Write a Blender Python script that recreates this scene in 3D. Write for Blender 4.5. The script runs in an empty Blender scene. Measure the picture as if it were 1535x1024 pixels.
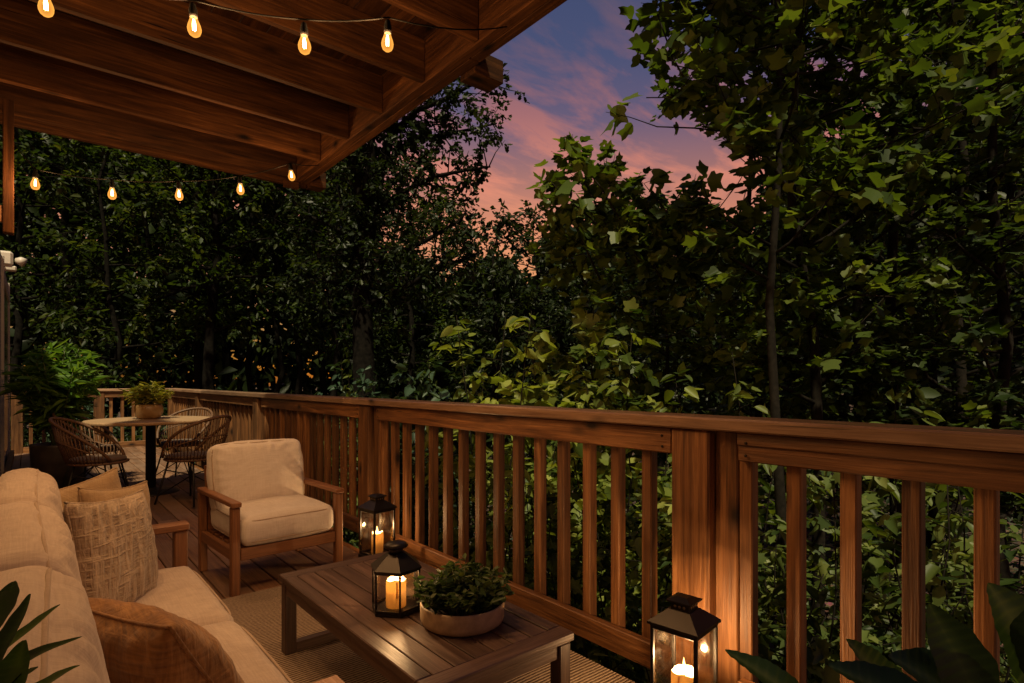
import bpy, math, random
import numpy as np
from mathutils import Vector, Matrix

random.seed(7)
PI = math.pi
S = bpy.context.scene
COL = S.collection

# ------------------------------------------------------------------ camera
F, CX, HY = 860.0, 767.5, 571.0          # focal length, centre column and horizon row of the 1535x1024 photo
H = 1.10                                  # eye height over the deck
TH = math.radians(40.03)
FW = (math.sin(TH), math.cos(TH)); RT = (math.cos(TH), -math.sin(TH))

def P(px, py=None, z=None, t=None, X=None, Y=None):
    """world point of a photo pixel, given one more fact about it"""
    u = (px - CX) / F
    dx, dy = FW[0] + RT[0]*u, FW[1] + RT[1]*u
    if t is None:
        if X is not None: t = X/dx
        elif Y is not None: t = Y/dy
        else: t = (H - z)*F/(py - HY)
    zz = z if py is None else H - (py - HY)*t/F
    return (dx*t, dy*t, zz)

def proj(p):
    p = np.asarray(p, float)
    d = p[..., 0]*FW[0] + p[..., 1]*FW[1]
    r = p[..., 0]*RT[0] + p[..., 1]*RT[1]
    dd = np.where(d > .05, d, .05)
    return CX + F*r/dd, HY - F*(p[..., 2]-H)/dd, d

cd = bpy.data.cameras.new('camera'); cam = bpy.data.objects.new('camera', cd); COL.objects.link(cam)
cam.location = (0, 0, H); cam.rotation_euler = (PI/2, 0, -TH)
cd.sensor_width = 36; cd.lens = F/1535*36; cd.shift_y = (HY-512)/1535
cd.clip_start = .02; cd.clip_end = 2000
S.camera = cam

# ------------------------------------------------------------------ mesh helpers
class MB:
    def __init__(s): s.v = []; s.f = []; s.r = []; s.sm = []
    def add(s, verts, faces, rnd=None, smooth=False):
        o = len(s.v); rnd = random.random() if rnd is None else rnd
        s.v += [tuple(map(float, p)) for p in verts]; s.r += [rnd]*len(verts)
        s.f += [tuple(i+o for i in q) for q in faces]; s.sm += [smooth]*len(faces)
        return s
    def box(s, c, d, bev=.004, M=None, rnd=None):
        """chamfered box, centre c, full size d"""
        h = [x/2 for x in d]; b = min(bev, *[x*.45 for x in h])
        V = []; idx = {}
        for sx in (-1, 1):
            for sy in (-1, 1):
                for sz in (-1, 1):
                    for ax in range(3):
                        sg = (sx, sy, sz)
                        idx[(sg, ax)] = len(V)
                        V.append([sg[k]*(h[k] if k == ax else h[k]-b) for k in range(3)])
        Fc = []
        for ax in range(3):
            a1, a2 = (ax+1) % 3, (ax+2) % 3
            for sg in (-1, 1):
                q = []
                for (p1, p2) in ((-1, -1), (1, -1), (1, 1), (-1, 1)):
                    t = [0, 0, 0]; t[ax] = sg; t[a1] = p1; t[a2] = p2; q.append(idx[(tuple(t), ax)])
                Fc.append(q if sg > 0 else q[::-1])
            for p1 in (-1, 1):          # edges along ax
                for p2 in (-1, 1):
                    lo = [0]*3; hi = [0]*3; lo[ax] = -1; hi[ax] = 1
                    lo[a1] = hi[a1] = p1; lo[a2] = hi[a2] = p2
                    q = [idx[(tuple(lo), a1)], idx[(tuple(hi), a1)], idx[(tuple(hi), a2)], idx[(tuple(lo), a2)]]
                    Fc.append(q if p1*p2 < 0 else q[::-1])
        for sx in (-1, 1):
            for sy in (-1, 1):
                for sz in (-1, 1):
                    q = [idx[((sx, sy, sz), k)] for k in range(3)]
                    Fc.append(q if sx*sy*sz > 0 else q[::-1])
        c = Vector(c)
        V = [(M @ Vector(p) if M else Vector(p)) + c for p in V]
        return s.add(V, Fc, rnd)
    def bar(s, a, b, w, h, bev=.003, up=(0, 0, 1)):
        """box from a to b, w across, h along up"""
        a, b = Vector(a), Vector(b); y = (b-a); L = y.length; y.normalize()
        x = y.cross(Vector(up)).normalized(); z = x.cross(y)
        M = Matrix((x, y, z)).transposed()
        return s.box((a+b)/2, (w, L, h), bev, M)
    def tube(s, pts, rad, n=8, rnd=None, caps=True):
        pts = [Vector(p) for p in pts]; m = len(pts)
        rad = rad if hasattr(rad, '__len__') else [rad]*m
        t0 = (pts[1]-pts[0]).normalized()
        x = t0.orthogonal().normalized()
        V = []; Fc = []
        for i, p in enumerate(pts):
            t = (pts[min(i+1, m-1)] - pts[max(i-1, 0)])
            t = t.normalized() if t.length > 1e-9 else t0
            x = (x - t*x.dot(t))
            x = x.normalized() if x.length > 1e-6 else t.orthogonal().normalized()
            y = t.cross(x)
            for k in range(n):
                a = 2*PI*k/n
                V.append(p + (x*math.cos(a) + y*math.sin(a))*rad[i])
        for i in range(m-1):
            for k in range(n):
                k2 = (k+1) % n
                Fc.append((i*n+k, i*n+k2, (i+1)*n+k2, (i+1)*n+k))
        if caps: Fc += [tuple(range(n))[::-1], tuple((m-1)*n+k for k in range(n))]
        return s.add(V, Fc, rnd, True)
    def loop(s, pts, r, n=6):
        """closed tube"""
        pts = [Vector(p) for p in pts]; m = len(pts); V = []; Fc = []
        for i, p in enumerate(pts):
            t = (pts[(i+1) % m]-pts[i-1]).normalized()
            x = t.cross(Vector((.13, .21, .97))).normalized(); y = t.cross(x)
            for k in range(n):
                a = 2*PI*k/n; V.append(p + (x*math.cos(a)+y*math.sin(a))*r)
        for i in range(m):
            j = (i+1) % m
            for k in range(n):
                k2 = (k+1) % n; Fc.append((i*n+k, i*n+k2, j*n+k2, j*n+k))
        return s.add(V, Fc, None, True)
    def lathe(s, prof, c=(0, 0, 0), n=32, smooth=True, rot=0.0):
        V = []; Fc = []; m = len(prof)
        for (r, z) in prof:
            for k in range(n):
                a = 2*PI*k/n + rot
                V.append((c[0]+r*math.cos(a), c[1]+r*math.sin(a), c[2]+z))
        for i in range(m-1):
            for k in range(n):
                k2 = (k+1) % n; Fc.append((i*n+k, i*n+k2, (i+1)*n+k2, (i+1)*n+k))
        if prof[0][0] > 1e-5: Fc.append(tuple(range(n))[::-1])
        if prof[-1][0] > 1e-5: Fc.append(tuple((m-1)*n+k for k in range(n)))
        return s.add(V, Fc, None, smooth)
    def build(s, name, mat, parent=None, smooth_angle=None):
        me = bpy.data.meshes.new(name); me.from_pydata(s.v, [], s.f)
        a = me.attributes.new('rnd', 'FLOAT', 'POINT'); a.data.foreach_set('value', s.r)
        me.polygons.foreach_set('use_smooth', s.sm)
        if smooth_angle: me.set_sharp_from_angle(angle=smooth_angle)
        me.materials.append(mat); me.update()
        o = bpy.data.objects.new(name, me); COL.objects.link(o)
        if parent: o.parent = parent
        return o

def fastmesh(name, V, loops, sizes, mat, rnd=None, parent=None, smooth=False):
    """mesh from numpy arrays"""
    me = bpy.data.meshes.new(name)
    me.vertices.add(len(V)); me.vertices.foreach_set('co', np.ascontiguousarray(V, np.float32).ravel())
    me.loops.add(len(loops)); me.loops.foreach_set('vertex_index', np.ascontiguousarray(loops, np.int32))
    st = np.zeros(len(sizes), np.int32); st[1:] = np.cumsum(sizes)[:-1]
    me.polygons.add(len(sizes)); me.polygons.foreach_set('loop_start', st)
    me.polygons.foreach_set('loop_total', np.ascontiguousarray(sizes, np.int32))
    if rnd is not None:
        a = me.attributes.new('rnd', 'FLOAT', 'POINT'); a.data.foreach_set('value', np.ascontiguousarray(rnd, np.float32))
    me.update(calc_edges=True); me.validate()
    me.polygons.foreach_set('use_smooth', np.full(len(sizes), smooth))
    me.materials.append(mat)
    o = bpy.data.objects.new(name, me); COL.objects.link(o)
    if parent: o.parent = parent
    return o

def tag(o, label=None, cat=None, group=None, kind=None):
    if label: o['label'] = label
    if cat: o['category'] = cat
    if group: o['group'] = group
    if kind: o['kind'] = kind
    return o
def thing(name, label, cat, loc=(0, 0, 0), rz=0.0, group=None):
    o = bpy.data.objects.new(name, None); COL.objects.link(o)
    o.location = loc; o.rotation_euler = (0, 0, rz); o.empty_display_size = .1
    return tag(o, label, cat, group)
def copy_tree(o, parent=None):
    kids = list(o.children)
    c = o.copy(); COL.objects.link(c); c.parent = parent
    for k in kids: copy_tree(k, c)
    return c

# ------------------------------------------------------------------ materials
def new_mat(name):
    m = bpy.data.materials.new(name); m.use_nodes = True
    nt = m.node_tree; nt.nodes.clear()
    out = nt.nodes.new('ShaderNodeOutputMaterial')
    def N(t, **kw):
        n = nt.nodes.new(t)
        for k, v in kw.items(): setattr(n, k, v)
        return n
    def L(a, b): nt.links.new(a, b)
    return m, N, L, out
def ramp(N, stops, interp='LINEAR'):
    r = N('ShaderNodeValToRGB'); cr = r.color_ramp; cr.interpolation = interp
    while len(cr.elements) < len(stops): cr.elements.new(.5)
    for e, (p, c) in zip(cr.elements, stops):
        e.position = p; e.color = (*c, 1) if len(c) == 3 else c
    return r
def rand_vec(N, L, coord='Object'):
    """object coordinates shifted per object and per board, so no two boards repeat"""
    tc = N('ShaderNodeTexCoord'); at = N('ShaderNodeAttribute', attribute_name='rnd'); oi = N('ShaderNodeObjectInfo')
    ad = N('ShaderNodeMath', operation='ADD'); L(at.outputs['Fac'], ad.inputs[0]); L(oi.outputs['Random'], ad.inputs[1])
    mu = N('ShaderNodeMath', operation='MULTIPLY'); L(ad.outputs[0], mu.inputs[0]); mu.inputs[1].default_value = 37.7
    va = N('ShaderNodeVectorMath', operation='ADD'); L(tc.outputs[coord], va.inputs[0]); L(mu.outputs[0], va.inputs[1])
    fr = N('ShaderNodeMath', operation='FRACT'); L(ad.outputs[0], fr.inputs[0])
    return va.outputs[0], fr.outputs[0]

def wood(name, cols, axis='Z', rough=.55, knots=True, bump=.25, grain=1.0, var=.35, worn=None, spec=.5, age=0.0):
    m, N, L, out = new_mat(name)
    vec, rnd = rand_vec(N, L)
    mp = N('ShaderNodeMapping'); L(vec, mp.inputs[0])
    sc = {'X': (1.7, 30, 30), 'Y': (30, 1.7, 30), 'Z': (30, 30, 1.7)}[axis]
    mp.inputs['Scale'].default_value = [x*grain for x in sc]
    n1 = N('ShaderNodeTexNoise'); n1.inputs['Scale'].default_value = 1; n1.inputs['Detail'].default_value = 6
    n1.inputs['Roughness'].default_value = .62; n1.inputs['Distortion'].default_value = 1.1
    L(mp.outputs[0], n1.inputs['Vector'])
    mp2 = N('ShaderNodeMapping'); L(vec, mp2.inputs[0]); mp2.inputs['Scale'].default_value = [x*grain*6 if x > 2 else x*3 for x in sc]
    n2 = N('ShaderNodeTexNoise'); n2.inputs['Scale'].default_value = 1; n2.inputs['Detail'].default_value = 3
    L(mp2.outputs[0], n2.inputs['Vector'])
    r = ramp(N, [(.28, cols[0]), (.5, cols[1]), (.72, cols[2])]); L(n1.outputs['Fac'], r.inputs[0])
    col = r.outputs[0]
    fine = N('ShaderNodeMix', data_type='RGBA', blend_type='MULTIPLY'); fine.inputs[0].default_value = .5
    r2 = ramp(N, [(.3, (.40, .34, .29)), (.62, (1, 1, 1))]); L(n2.outputs['Fac'], r2.inputs[0])
    L(col, fine.inputs[6]); L(r2.outputs[0], fine.inputs[7]); col = fine.outputs[2]
    if knots:
        mk = N('ShaderNodeMapping'); L(vec, mk.inputs[0])
        ks = {'X': (2.6, 5.5, 5.5), 'Y': (5.5, 2.6, 5.5), 'Z': (5.5, 5.5, 2.6)}[axis]; mk.inputs['Scale'].default_value = ks
        vo = N('ShaderNodeTexVoronoi'); vo.inputs['Scale'].default_value = 1.0; vo.inputs['Randomness'].default_value = 1
        L(mk.outputs[0], vo.inputs['Vector'])
        rk = ramp(N, [(.05, (1, 1, 1)), (.10, (.55, .55, .55)), (.19, (0, 0, 0))]); L(vo.outputs['Distance'], rk.inputs[0])
        kn = N('ShaderNodeMix', data_type='RGBA'); L(rk.outputs[0], kn.inputs[0]); L(col, kn.inputs[6])
        kn.inputs[7].default_value = (*[c*.22 for c in cols[0]], 1); col = kn.outputs[2]
    if worn:
        nw = N('ShaderNodeTexNoise'); nw.inputs['Scale'].default_value = 2.3; nw.inputs['Detail'].default_value = 5
        L(vec, nw.inputs['Vector']); rw = ramp(N, [(.45, (0, 0, 0)), (.7, (.7, .7, .7))]); L(nw.outputs['Fac'], rw.inputs[0])
        mw = N('ShaderNodeMix', data_type='RGBA'); L(rw.outputs[0], mw.inputs[0]); L(col, mw.inputs[6]); mw.inputs[7].default_value = (*worn, 1)
        col = mw.outputs[2]
    if age:
        ms = N('ShaderNodeMapping'); L(vec, ms.inputs[0]); ms.inputs['Scale'].default_value = {'X': (1.2, 5, 5), 'Y': (5, 1.2, 5), 'Z': (5, 5, 1.2)}[axis]
        ns = N('ShaderNodeTexNoise'); ns.inputs['Scale'].default_value = 1; ns.inputs['Detail'].default_value = 5; ns.inputs['Roughness'].default_value = .65; L(ms.outputs[0], ns.inputs['Vector'])
        rs = ramp(N, [(.34, (.42, .38, .36)), (.52, (.95, .95, .95)), (.7, (1.25, 1.18, 1.05))]); L(ns.outputs['Fac'], rs.inputs[0])
        st = N('ShaderNodeMix', data_type='RGBA', blend_type='MULTIPLY'); st.inputs[0].default_value = age; L(col, st.inputs[6]); L(rs.outputs[0], st.inputs[7])
        mc = N('ShaderNodeMapping'); L(vec, mc.inputs[0]); mc.inputs['Scale'].default_value = {'X': (2.2, 75, 75), 'Y': (75, 2.2, 75), 'Z': (75, 75, 2.2)}[axis]
        nc = N('ShaderNodeTexNoise'); nc.inputs['Scale'].default_value = 1; nc.inputs['Detail'].default_value = 2; L(mc.outputs[0], nc.inputs['Vector'])
        rc = ramp(N, [(.27, (.12, .10, .09)), (.315, (1, 1, 1))]); L(nc.outputs['Fac'], rc.inputs[0])
        ck = N('ShaderNodeMix', data_type='RGBA', blend_type='MULTIPLY'); ck.inputs[0].default_value = min(1, age*1.2); L(st.outputs[2], ck.inputs[6]); L(rc.outputs[0], ck.inputs[7]); col = ck.outputs[2]
    hs = N('ShaderNodeHueSaturation'); mr = N('ShaderNodeMapRange'); L(rnd, mr.inputs[0])
    mr.inputs[3].default_value = 1-var; mr.inputs[4].default_value = 1+var; L(mr.outputs[0], hs.inputs['Value']); L(col, hs.inputs['Color'])
    b = N('ShaderNodeBsdfPrincipled'); L(hs.outputs[0], b.inputs['Base Color']); b.inputs['Specular IOR Level'].default_value = spec
    rr = N('ShaderNodeMapRange'); L(n1.outputs['Fac'], rr.inputs[0]); rr.inputs[3].default_value = rough-.12; rr.inputs[4].default_value = rough+.15
    L(rr.outputs[0], b.inputs['Roughness'])
    ba = N('ShaderNodeMath', operation='ADD'); L(n1.outputs['Fac'], ba.inputs[0]); L(n2.outputs['Fac'], ba.inputs[1])
    bp = N('ShaderNodeBump'); bp.inputs['Strength'].default_value = bump; bp.inputs['Distance'].default_value = .004
    L(ba.outputs[0], bp.inputs['Height']); L(bp.outputs[0], b.inputs['Normal'])
    L(b.outputs[0], out.inputs[0])
    return m

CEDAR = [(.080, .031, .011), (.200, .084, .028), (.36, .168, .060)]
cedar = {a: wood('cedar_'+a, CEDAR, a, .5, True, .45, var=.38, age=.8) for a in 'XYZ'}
CAPC = [(.30, .17, .10), (.42, .25, .15), (.52, .33, .21)]  # weathered wood, lightened to put the sky sheen on its top into the colour
cap_mat = {a: wood('weathered_sheen_cap_'+a, CAPC, a, .30, True, .25, spec=.8, age=.6) for a in 'XY'}
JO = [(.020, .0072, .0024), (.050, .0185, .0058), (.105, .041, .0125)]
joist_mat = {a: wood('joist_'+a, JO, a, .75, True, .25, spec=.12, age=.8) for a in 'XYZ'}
deck_mat = wood('deck_board', [(.10, .050, .028), (.20, .102, .056), (.29, .155, .088)], 'Y', .5, True, .4, var=.3, worn=(.25, .16, .11))
table_mat = {a: wood('espresso_'+a, [(.065, .038, .028), (.115, .068, .05), (.165, .10, .075)], a, .42, False, .3, var=.25) for a in 'XYZ'}
teak = {a: wood('teak_'+a, [(.15, .062, .026), (.25, .105, .042), (.32, .145, .06)], a, .42, False, .2, var=.12) for a in 'XYZ'}
stool_mat = wood('pale_acacia', [(.30, .17, .11), (.42, .26, .17), (.5, .32, .22)], 'Y', .5, False, .2)
tabletop_mat = wood('pale_oak', [(.36, .22, .12), (.47, .30, .17), (.56, .37, .22)], 'X', .45, False, .15, var=.1)

def fabric(name, c1, c2, scale=260, bump=.35, wr=.5, slub=0.0, rough=.9, stripe=None):
    m, N, L, out = new_mat(name)
    vec, rnd = rand_vec(N, L)
    hs = []
    for sc in ((1, .06, .06), (.06, 1, .06), (.06, .06, 1)):
        mp = N('ShaderNodeMapping'); L(vec, mp.inputs[0]); mp.inputs['Scale'].default_value = [s*scale for s in sc]
        n = N('ShaderNodeTexNoise'); n.inputs['Scale'].default_value = 1; n.inputs['Detail'].default_value = 2; L(mp.outputs[0], n.inputs['Vector']); hs.append(n.outputs['Fac'])
    a1 = N('ShaderNodeMath', operation='ADD'); L(hs[0], a1.inputs[0]); L(hs[1], a1.inputs[1])
    a2 = N('ShaderNodeMath', operation='ADD'); L(a1.outputs[0], a2.inputs[0]); L(hs[2], a2.inputs[1])
    big = N('ShaderNodeTexNoise'); big.inputs['Scale'].default_value = 5; big.inputs['Detail'].default_value = 4; L(vec, big.inputs['Vector'])
    a3 = N('ShaderNodeMath', operation='MULTIPLY_ADD'); L(a2.outputs[0], a3.inputs[0]); a3.inputs[1].default_value = .55; 
    sb = N('ShaderNodeMath', operation='MULTIPLY_ADD'); L(big.outputs['Fac'], sb.inputs[0]); sb.inputs[1].default_value = .5; sb.inputs[2].default_value = -.57
    L(sb.outputs[0], a3.inputs[2])
    r = ramp(N, [(.25, c1), (.75, c2)]); L(a3.outputs[0], r.inputs[0])
    b = N('ShaderNodeBsdfPrincipled'); L(r.outputs[0], b.inputs['Base Color']); b.inputs['Roughness'].default_value = rough
    b.inputs['Sheen Weight'].default_value = .25; b.inputs['Sheen Roughness'].default_value = .5
    b.inputs['Specular IOR Level'].default_value = .2
    bp = N('ShaderNodeBump'); bp.inputs['Strength'].default_value = bump; bp.inputs['Distance'].default_value = .0025; L(a2.outputs[0], bp.inputs['Height'])
    w = N('ShaderNodeTexNoise'); w.inputs['Scale'].default_value = 9; w.inputs['Detail'].default_value = 3; w.inputs['Distortion'].default_value = 1.2; L(vec, w.inputs['Vector'])
    bp2 = N('ShaderNodeBump'); bp2.inputs['Strength'].default_value = wr; bp2.inputs['Distance'].default_value = .012
    L(w.outputs['Fac'], bp2.inputs['Height']); L(bp.outputs[0], bp2.inputs['Normal']); nrm = bp2.outputs[0]
    if slub:
        vv = []
        for sc in ((70, 7, 7), (7, 7, 60)):
            mp = N('ShaderNodeMapping'); L(vec, mp.inputs[0]); mp.inputs['Scale'].default_value = sc
            n = N('ShaderNodeTexNoise'); n.inputs['Scale'].default_value = 1; n.inputs['Detail'].default_value = 4; n.inputs['Distortion'].default_value = .8
            L(mp.outputs[0], n.inputs['Vector']); vv.append(n.outputs['Fac'])
        mx = N('ShaderNodeMath', operation='MAXIMUM'); L(vv[0], mx.inputs[0]); L(vv[1], mx.inputs[1])
        bp3 = N('ShaderNodeBump'); bp3.inputs['Strength'].default_value = slub; bp3.inputs['Distance'].default_value = .02
        L(mx.outputs[0], bp3.inputs['Height']); L(nrm, bp3.inputs['Normal']); nrm = bp3.outputs[0]
        mm = N('ShaderNodeMix', data_type='RGBA', blend_type='MULTIPLY'); mm.inputs[0].default_value = .8
        rm = ramp(N, [(.42, (.55, .5, .45)), (.62, (1, 1, 1))]); L(mx.outputs[0], rm.inputs[0]); L(r.outputs[0], mm.inputs[6]); L(rm.outputs[0], mm.inputs[7])
        L(mm.outputs[2], b.inputs['Base Color'])
    L(nrm, b.inputs['Normal']); L(b.outputs[0], out.inputs[0])
    return m
linen = fabric('beige_linen', (.47, .37, .295), (.62, .51, .41), wr=.3)
linen_light = fabric('cream_linen', (.68, .60, .52), (.82, .75, .67), wr=.3)
tan_cloth = fabric('tan_cloth', (.30, .20, .105), (.44, .31, .17), 300)
slub_cloth = fabric('slub_weave', (.36, .27, .18), (.60, .48, .35), 200, .6, .5, slub=.9)
rust_cloth = fabric('rust_velvet', (.21, .095, .028), (.46, .24, .08), 120, .35, .8, slub=.35)
piping_mat = fabric('piping', (.38, .28, .20), (.5, .38, .28), 300, .1, 0)

def simple(name, col, rough=.5, metal=0.0, noise=.15, scale=14, bump=0.0, spec=.5):
    m, N, L, out = new_mat(name)
    vec, rnd = rand_vec(N, L)
    n = N('ShaderNodeTexNoise'); n.inputs['Scale'].default_value = scale; n.inputs['Detail'].default_value = 5; L(vec, n.inputs['Vector'])
    r = ramp(N, [(.3, [c*(1-noise) for c in col]), (.7, [min(1, c*(1+noise)) for c in col])]); L(n.outputs['Fac'], r.inputs[0])
    b = N('ShaderNodeBsdfPrincipled'); L(r.outputs[0], b.inputs['Base Color'])
    b.inputs['Metallic'].default_value = metal; b.inputs['Specular IOR Level'].default_value = spec
    mr = N('ShaderNodeMapRange'); L(n.outputs['Fac'], mr.inputs[0]); mr.inputs[3].default_value = max(0, rough-.1); mr.inputs[4].default_value = min(1, rough+.12); L(mr.outputs[0], b.inputs['Roughness'])
    if bump:
        bp = N('ShaderNodeBump'); bp.inputs['Strength'].default_value = bump; bp.inputs['Distance'].default_value = .004; L(n.outputs['Fac'], bp.inputs['Height']); L(bp.outputs[0], b.inputs['Normal'])
    L(b.outputs[0], out.inputs[0]); return m
black_metal = simple('black_metal', (.022, .019, .017), .42, .6, .3, 30)
bronze_roof = simple('bronze_sheet', (.026, .021, .018), .38, .6, .3, 9)
leg_metal = simple('chair_leg_metal', (.02, .018, .016), .5, .4)
rattan = simple('rattan_rope', (.125, .062, .03), .6, 0, .4, 60, .4)
seat_pad = fabric('brown_seat_pad', (.10, .06, .04), (.16, .10, .065), 200)
terracotta = simple('sand_ceramic', (.42, .31, .19), .6, 0, .2, 40, .3)
dark_pot = simple('charcoal_ceramic', (.055, .042, .035), .42, 0, .3, 12, .2)
olive_pot = simple('ochre_ceramic', (.26, .15, .06), .4, 0, .25, 18, .2)
soil = simple('potting_soil', (.035, .02, .012), .95, 0, .5, 60, 1)
trim_mat = simple('painted_trim', (.42, .36, .31), .5, 0, .12, 8, .1)
wall_mat = simple('grey_siding', (.30, .27, .25), .6, 0, .12, 6, .15)
white_box = simple('white_plastic', (.62, .54, .46), .4, 0, .05)
pipe_mat = simple('cable_rubber', (.004, .0035, .003), .8, spec=.1)
bark = simple('bark', (.007, .0058, .0045), .95, 0, .7, 14, 1, .1)
bark_light = simple('sapling_bark', (.011, .0085, .006), .9, 0, .5, 30, .8, .15)
stem_mat = simple('green_stem', (.07, .09, .03), .6, 0, .3)
wick_mat = simple('wick', (.02, .015, .01), .9)

def glass(name, tint=(1, 1, 1), refl=.12, rough=.03):
    m, N, L, out = new_mat(name)
    t = N('ShaderNodeBsdfTransparent'); t.inputs[0].default_value = (*tint, 1)
    g = N('ShaderNodeBsdfGlossy'); tcn = N('ShaderNodeTexCoord'); sm = N('ShaderNodeTexNoise'); sm.inputs['Scale'].default_value = 22; sm.inputs['Detail'].default_value = 4; L(tcn.outputs['Object'], sm.inputs['Vector'])
    smr = N('ShaderNodeMapRange'); L(sm.outputs['Fac'], smr.inputs[0]); smr.inputs[1].default_value = .4; smr.inputs[2].default_value = .75; smr.inputs[3].default_value = rough; smr.inputs[4].default_value = .22; L(smr.outputs[0], g.inputs['Roughness'])
    lw = N('ShaderNodeLayerWeight'); lw.inputs[0].default_value = refl*2
    mr = N('ShaderNodeMapRange'); L(lw.outputs['Fresnel'], mr.inputs[0]); mr.inputs[3].default_value = refl*.4; mr.inputs[4].default_value = min(1, refl*5)
    mx = N('ShaderNodeMixShader'); L(mr.outputs[0], mx.inputs[0]); L(t.outputs[0], mx.inputs[1]); L(g.outputs[0], mx.inputs[2])
    L(mx.outputs[0], out.inputs[0]); return m
lantern_glass = glass('lantern_glass', (.97, .95, .92), .12)
door_glass = simple('dark_door_glass', (.02, .02, .022), .08, 0, .1)
def emit(name, col, st):
    m, N, L, out = new_mat(name)
    e = N('ShaderNodeEmission'); e.inputs[0].default_value = (*col, 1); e.inputs[1].default_value = st
    L(e.outputs[0], out.inputs[0]); return m
filament_mat = emit('glowing_filament', (1, .62, .22), 40)
def flame():
    m, N, L, out = new_mat('candle_flame')
    e = N('ShaderNodeEmission'); e.inputs[0].default_value = (1, .58, .18, 1)
    tc = N('ShaderNodeLayerWeight'); tc.inputs[0].default_value = .4
    mr = N('ShaderNodeMapRange'); L(tc.outputs['Facing'], mr.inputs[0]); mr.inputs[3].default_value = 4.5; mr.inputs[4].default_value = .8; L(mr.outputs[0], e.inputs[1])
    t = N('ShaderNodeBsdfTransparent'); a = N('ShaderNodeAddShader'); L(e.outputs[0], a.inputs[0]); L(t.outputs[0], a.inputs[1]); L(a.outputs[0], out.inputs[0])
    return m
flame_mat = flame()
def bulb_glass_mat():
    m, N, L, out = new_mat('amber_bulb_glass')
    t = N('ShaderNodeBsdfTransparent'); t.inputs[0].default_value = (1, .86, .62, 1)
    e = N('ShaderNodeEmission'); e.inputs[0].default_value = (1, .42, .07, 1); e.inputs[1].default_value = 1.5
    lw = N('ShaderNodeLayerWeight'); lw.inputs[0].default_value = .45
    mr = N('ShaderNodeMapRange'); L(lw.outputs['Facing'], mr.inputs[0]); mr.inputs[3].default_value = .30; mr.inputs[4].default_value = .75
    mx = N('ShaderNodeMixShader'); L(mr.outputs[0], mx.inputs[0]); L(t.outputs[0], mx.inputs[1]); L(e.outputs[0], mx.inputs[2])
    L(mx.outputs[0], out.inputs[0]); return m
bulb_mat = bulb_glass_mat()
def wax_mat():
    m, N, L, out = new_mat('candle_wax')
    d = N('ShaderNodeBsdfDiffuse'); d.inputs[0].default_value = (.84, .70, .46, 1)
    t = N('ShaderNodeBsdfTranslucent'); t.inputs[0].default_value = (.95, .74, .40, 1)
    mx = N('ShaderNodeMixShader'); mx.inputs[0].default_value = .55; L(d.outputs[0], mx.inputs[1]); L(t.outputs[0], mx.inputs[2])
    L(mx.outputs[0], out.inputs[0]); return m
wax = wax_mat()

def leaf_mat(name, dark, mid, light, trans=.45, rough=.46, tcol=None, spec=.3):
    m, N, L, out = new_mat(name)
    at = N('ShaderNodeAttribute', attribute_name='rnd'); oi = N('ShaderNodeObjectInfo')
    r = ramp(N, [(0, dark), (.5, mid), (1, light)]); L(at.outputs['Fac'], r.inputs[0])
    b = N('ShaderNodeBsdfPrincipled'); L(r.outputs[0], b.inputs['Base Color']); b.inputs['Roughness'].default_value = rough
    b.inputs['Specular IOR Level'].default_value = spec
    tr = N('ShaderNodeBsdfTranslucent')
    hs = N('ShaderNodeMix', data_type='RGBA', blend_type='MULTIPLY'); hs.inputs[0].default_value = 1
    L(r.outputs[0], hs.inputs[6]); hs.inputs[7].default_value = (*(tcol or (1.5, 1.5, .5)), 1); L(hs.outputs[2], tr.inputs[0])
    mx = N('ShaderNodeMixShader'); mx.inputs[0].default_value = trans; L(b.outputs[0], mx.inputs[1]); L(tr.outputs[0], mx.inputs[2])
    L(mx.outputs[0], out.inputs[0]); return m
lf_tulip = leaf_mat('tulip_leaf', (.022, .040, .008), (.070, .108, .018), (.165, .195, .034))
lf_bright = leaf_mat('bright_shrub_leaf', (.055, .085, .014), (.19, .23, .040), (.36, .38, .095), .45)
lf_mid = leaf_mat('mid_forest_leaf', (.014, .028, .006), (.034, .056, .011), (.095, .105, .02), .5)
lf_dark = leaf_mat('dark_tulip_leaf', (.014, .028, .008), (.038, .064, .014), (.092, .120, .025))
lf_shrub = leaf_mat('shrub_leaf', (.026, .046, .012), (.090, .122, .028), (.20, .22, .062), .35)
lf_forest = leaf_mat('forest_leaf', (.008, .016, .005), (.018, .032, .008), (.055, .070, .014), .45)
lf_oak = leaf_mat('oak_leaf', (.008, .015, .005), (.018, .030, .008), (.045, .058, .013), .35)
lf_blue = leaf_mat('bluish_leaf', (.026, .050, .030), (.040, .075, .042), (.065, .10, .055), .25)
lf_palm = leaf_mat('houseplant_leaf', (.040, .095, .014), (.085, .17, .028), (.17, .27, .05), .4)
lf_succ = leaf_mat('bowl_leaf', (.022, .045, .012), (.045, .080, .020), (.09, .12, .035), .25)
lf_gold = leaf_mat('gold_green_leaf', (.10, .115, .016), (.20, .19, .026), (.34, .28, .045), .4)
lf_fore = leaf_mat('foreground_leaf', (.014, .040, .008), (.028, .070, .014), (.07, .13, .03), .3)
lf_broad = leaf_mat('broad_leaf', (.016, .042, .020), (.034, .080, .030), (.10, .16, .07), .35, .4)

# ------------------------------------------------------------------ soft shapes
def noise3(p, seed=0, sc=1.0):
    """cheap smooth pseudo-noise from sines, about -1..1"""
    r = np.random.RandomState(seed); s = np.zeros(len(p))
    for k in range(7):
        w = r.normal(size=3)*sc*(1+.5*k); s += np.sin(p @ w + r.uniform(0, 6.28))/(1+.45*k)
    return s/2.6

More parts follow.
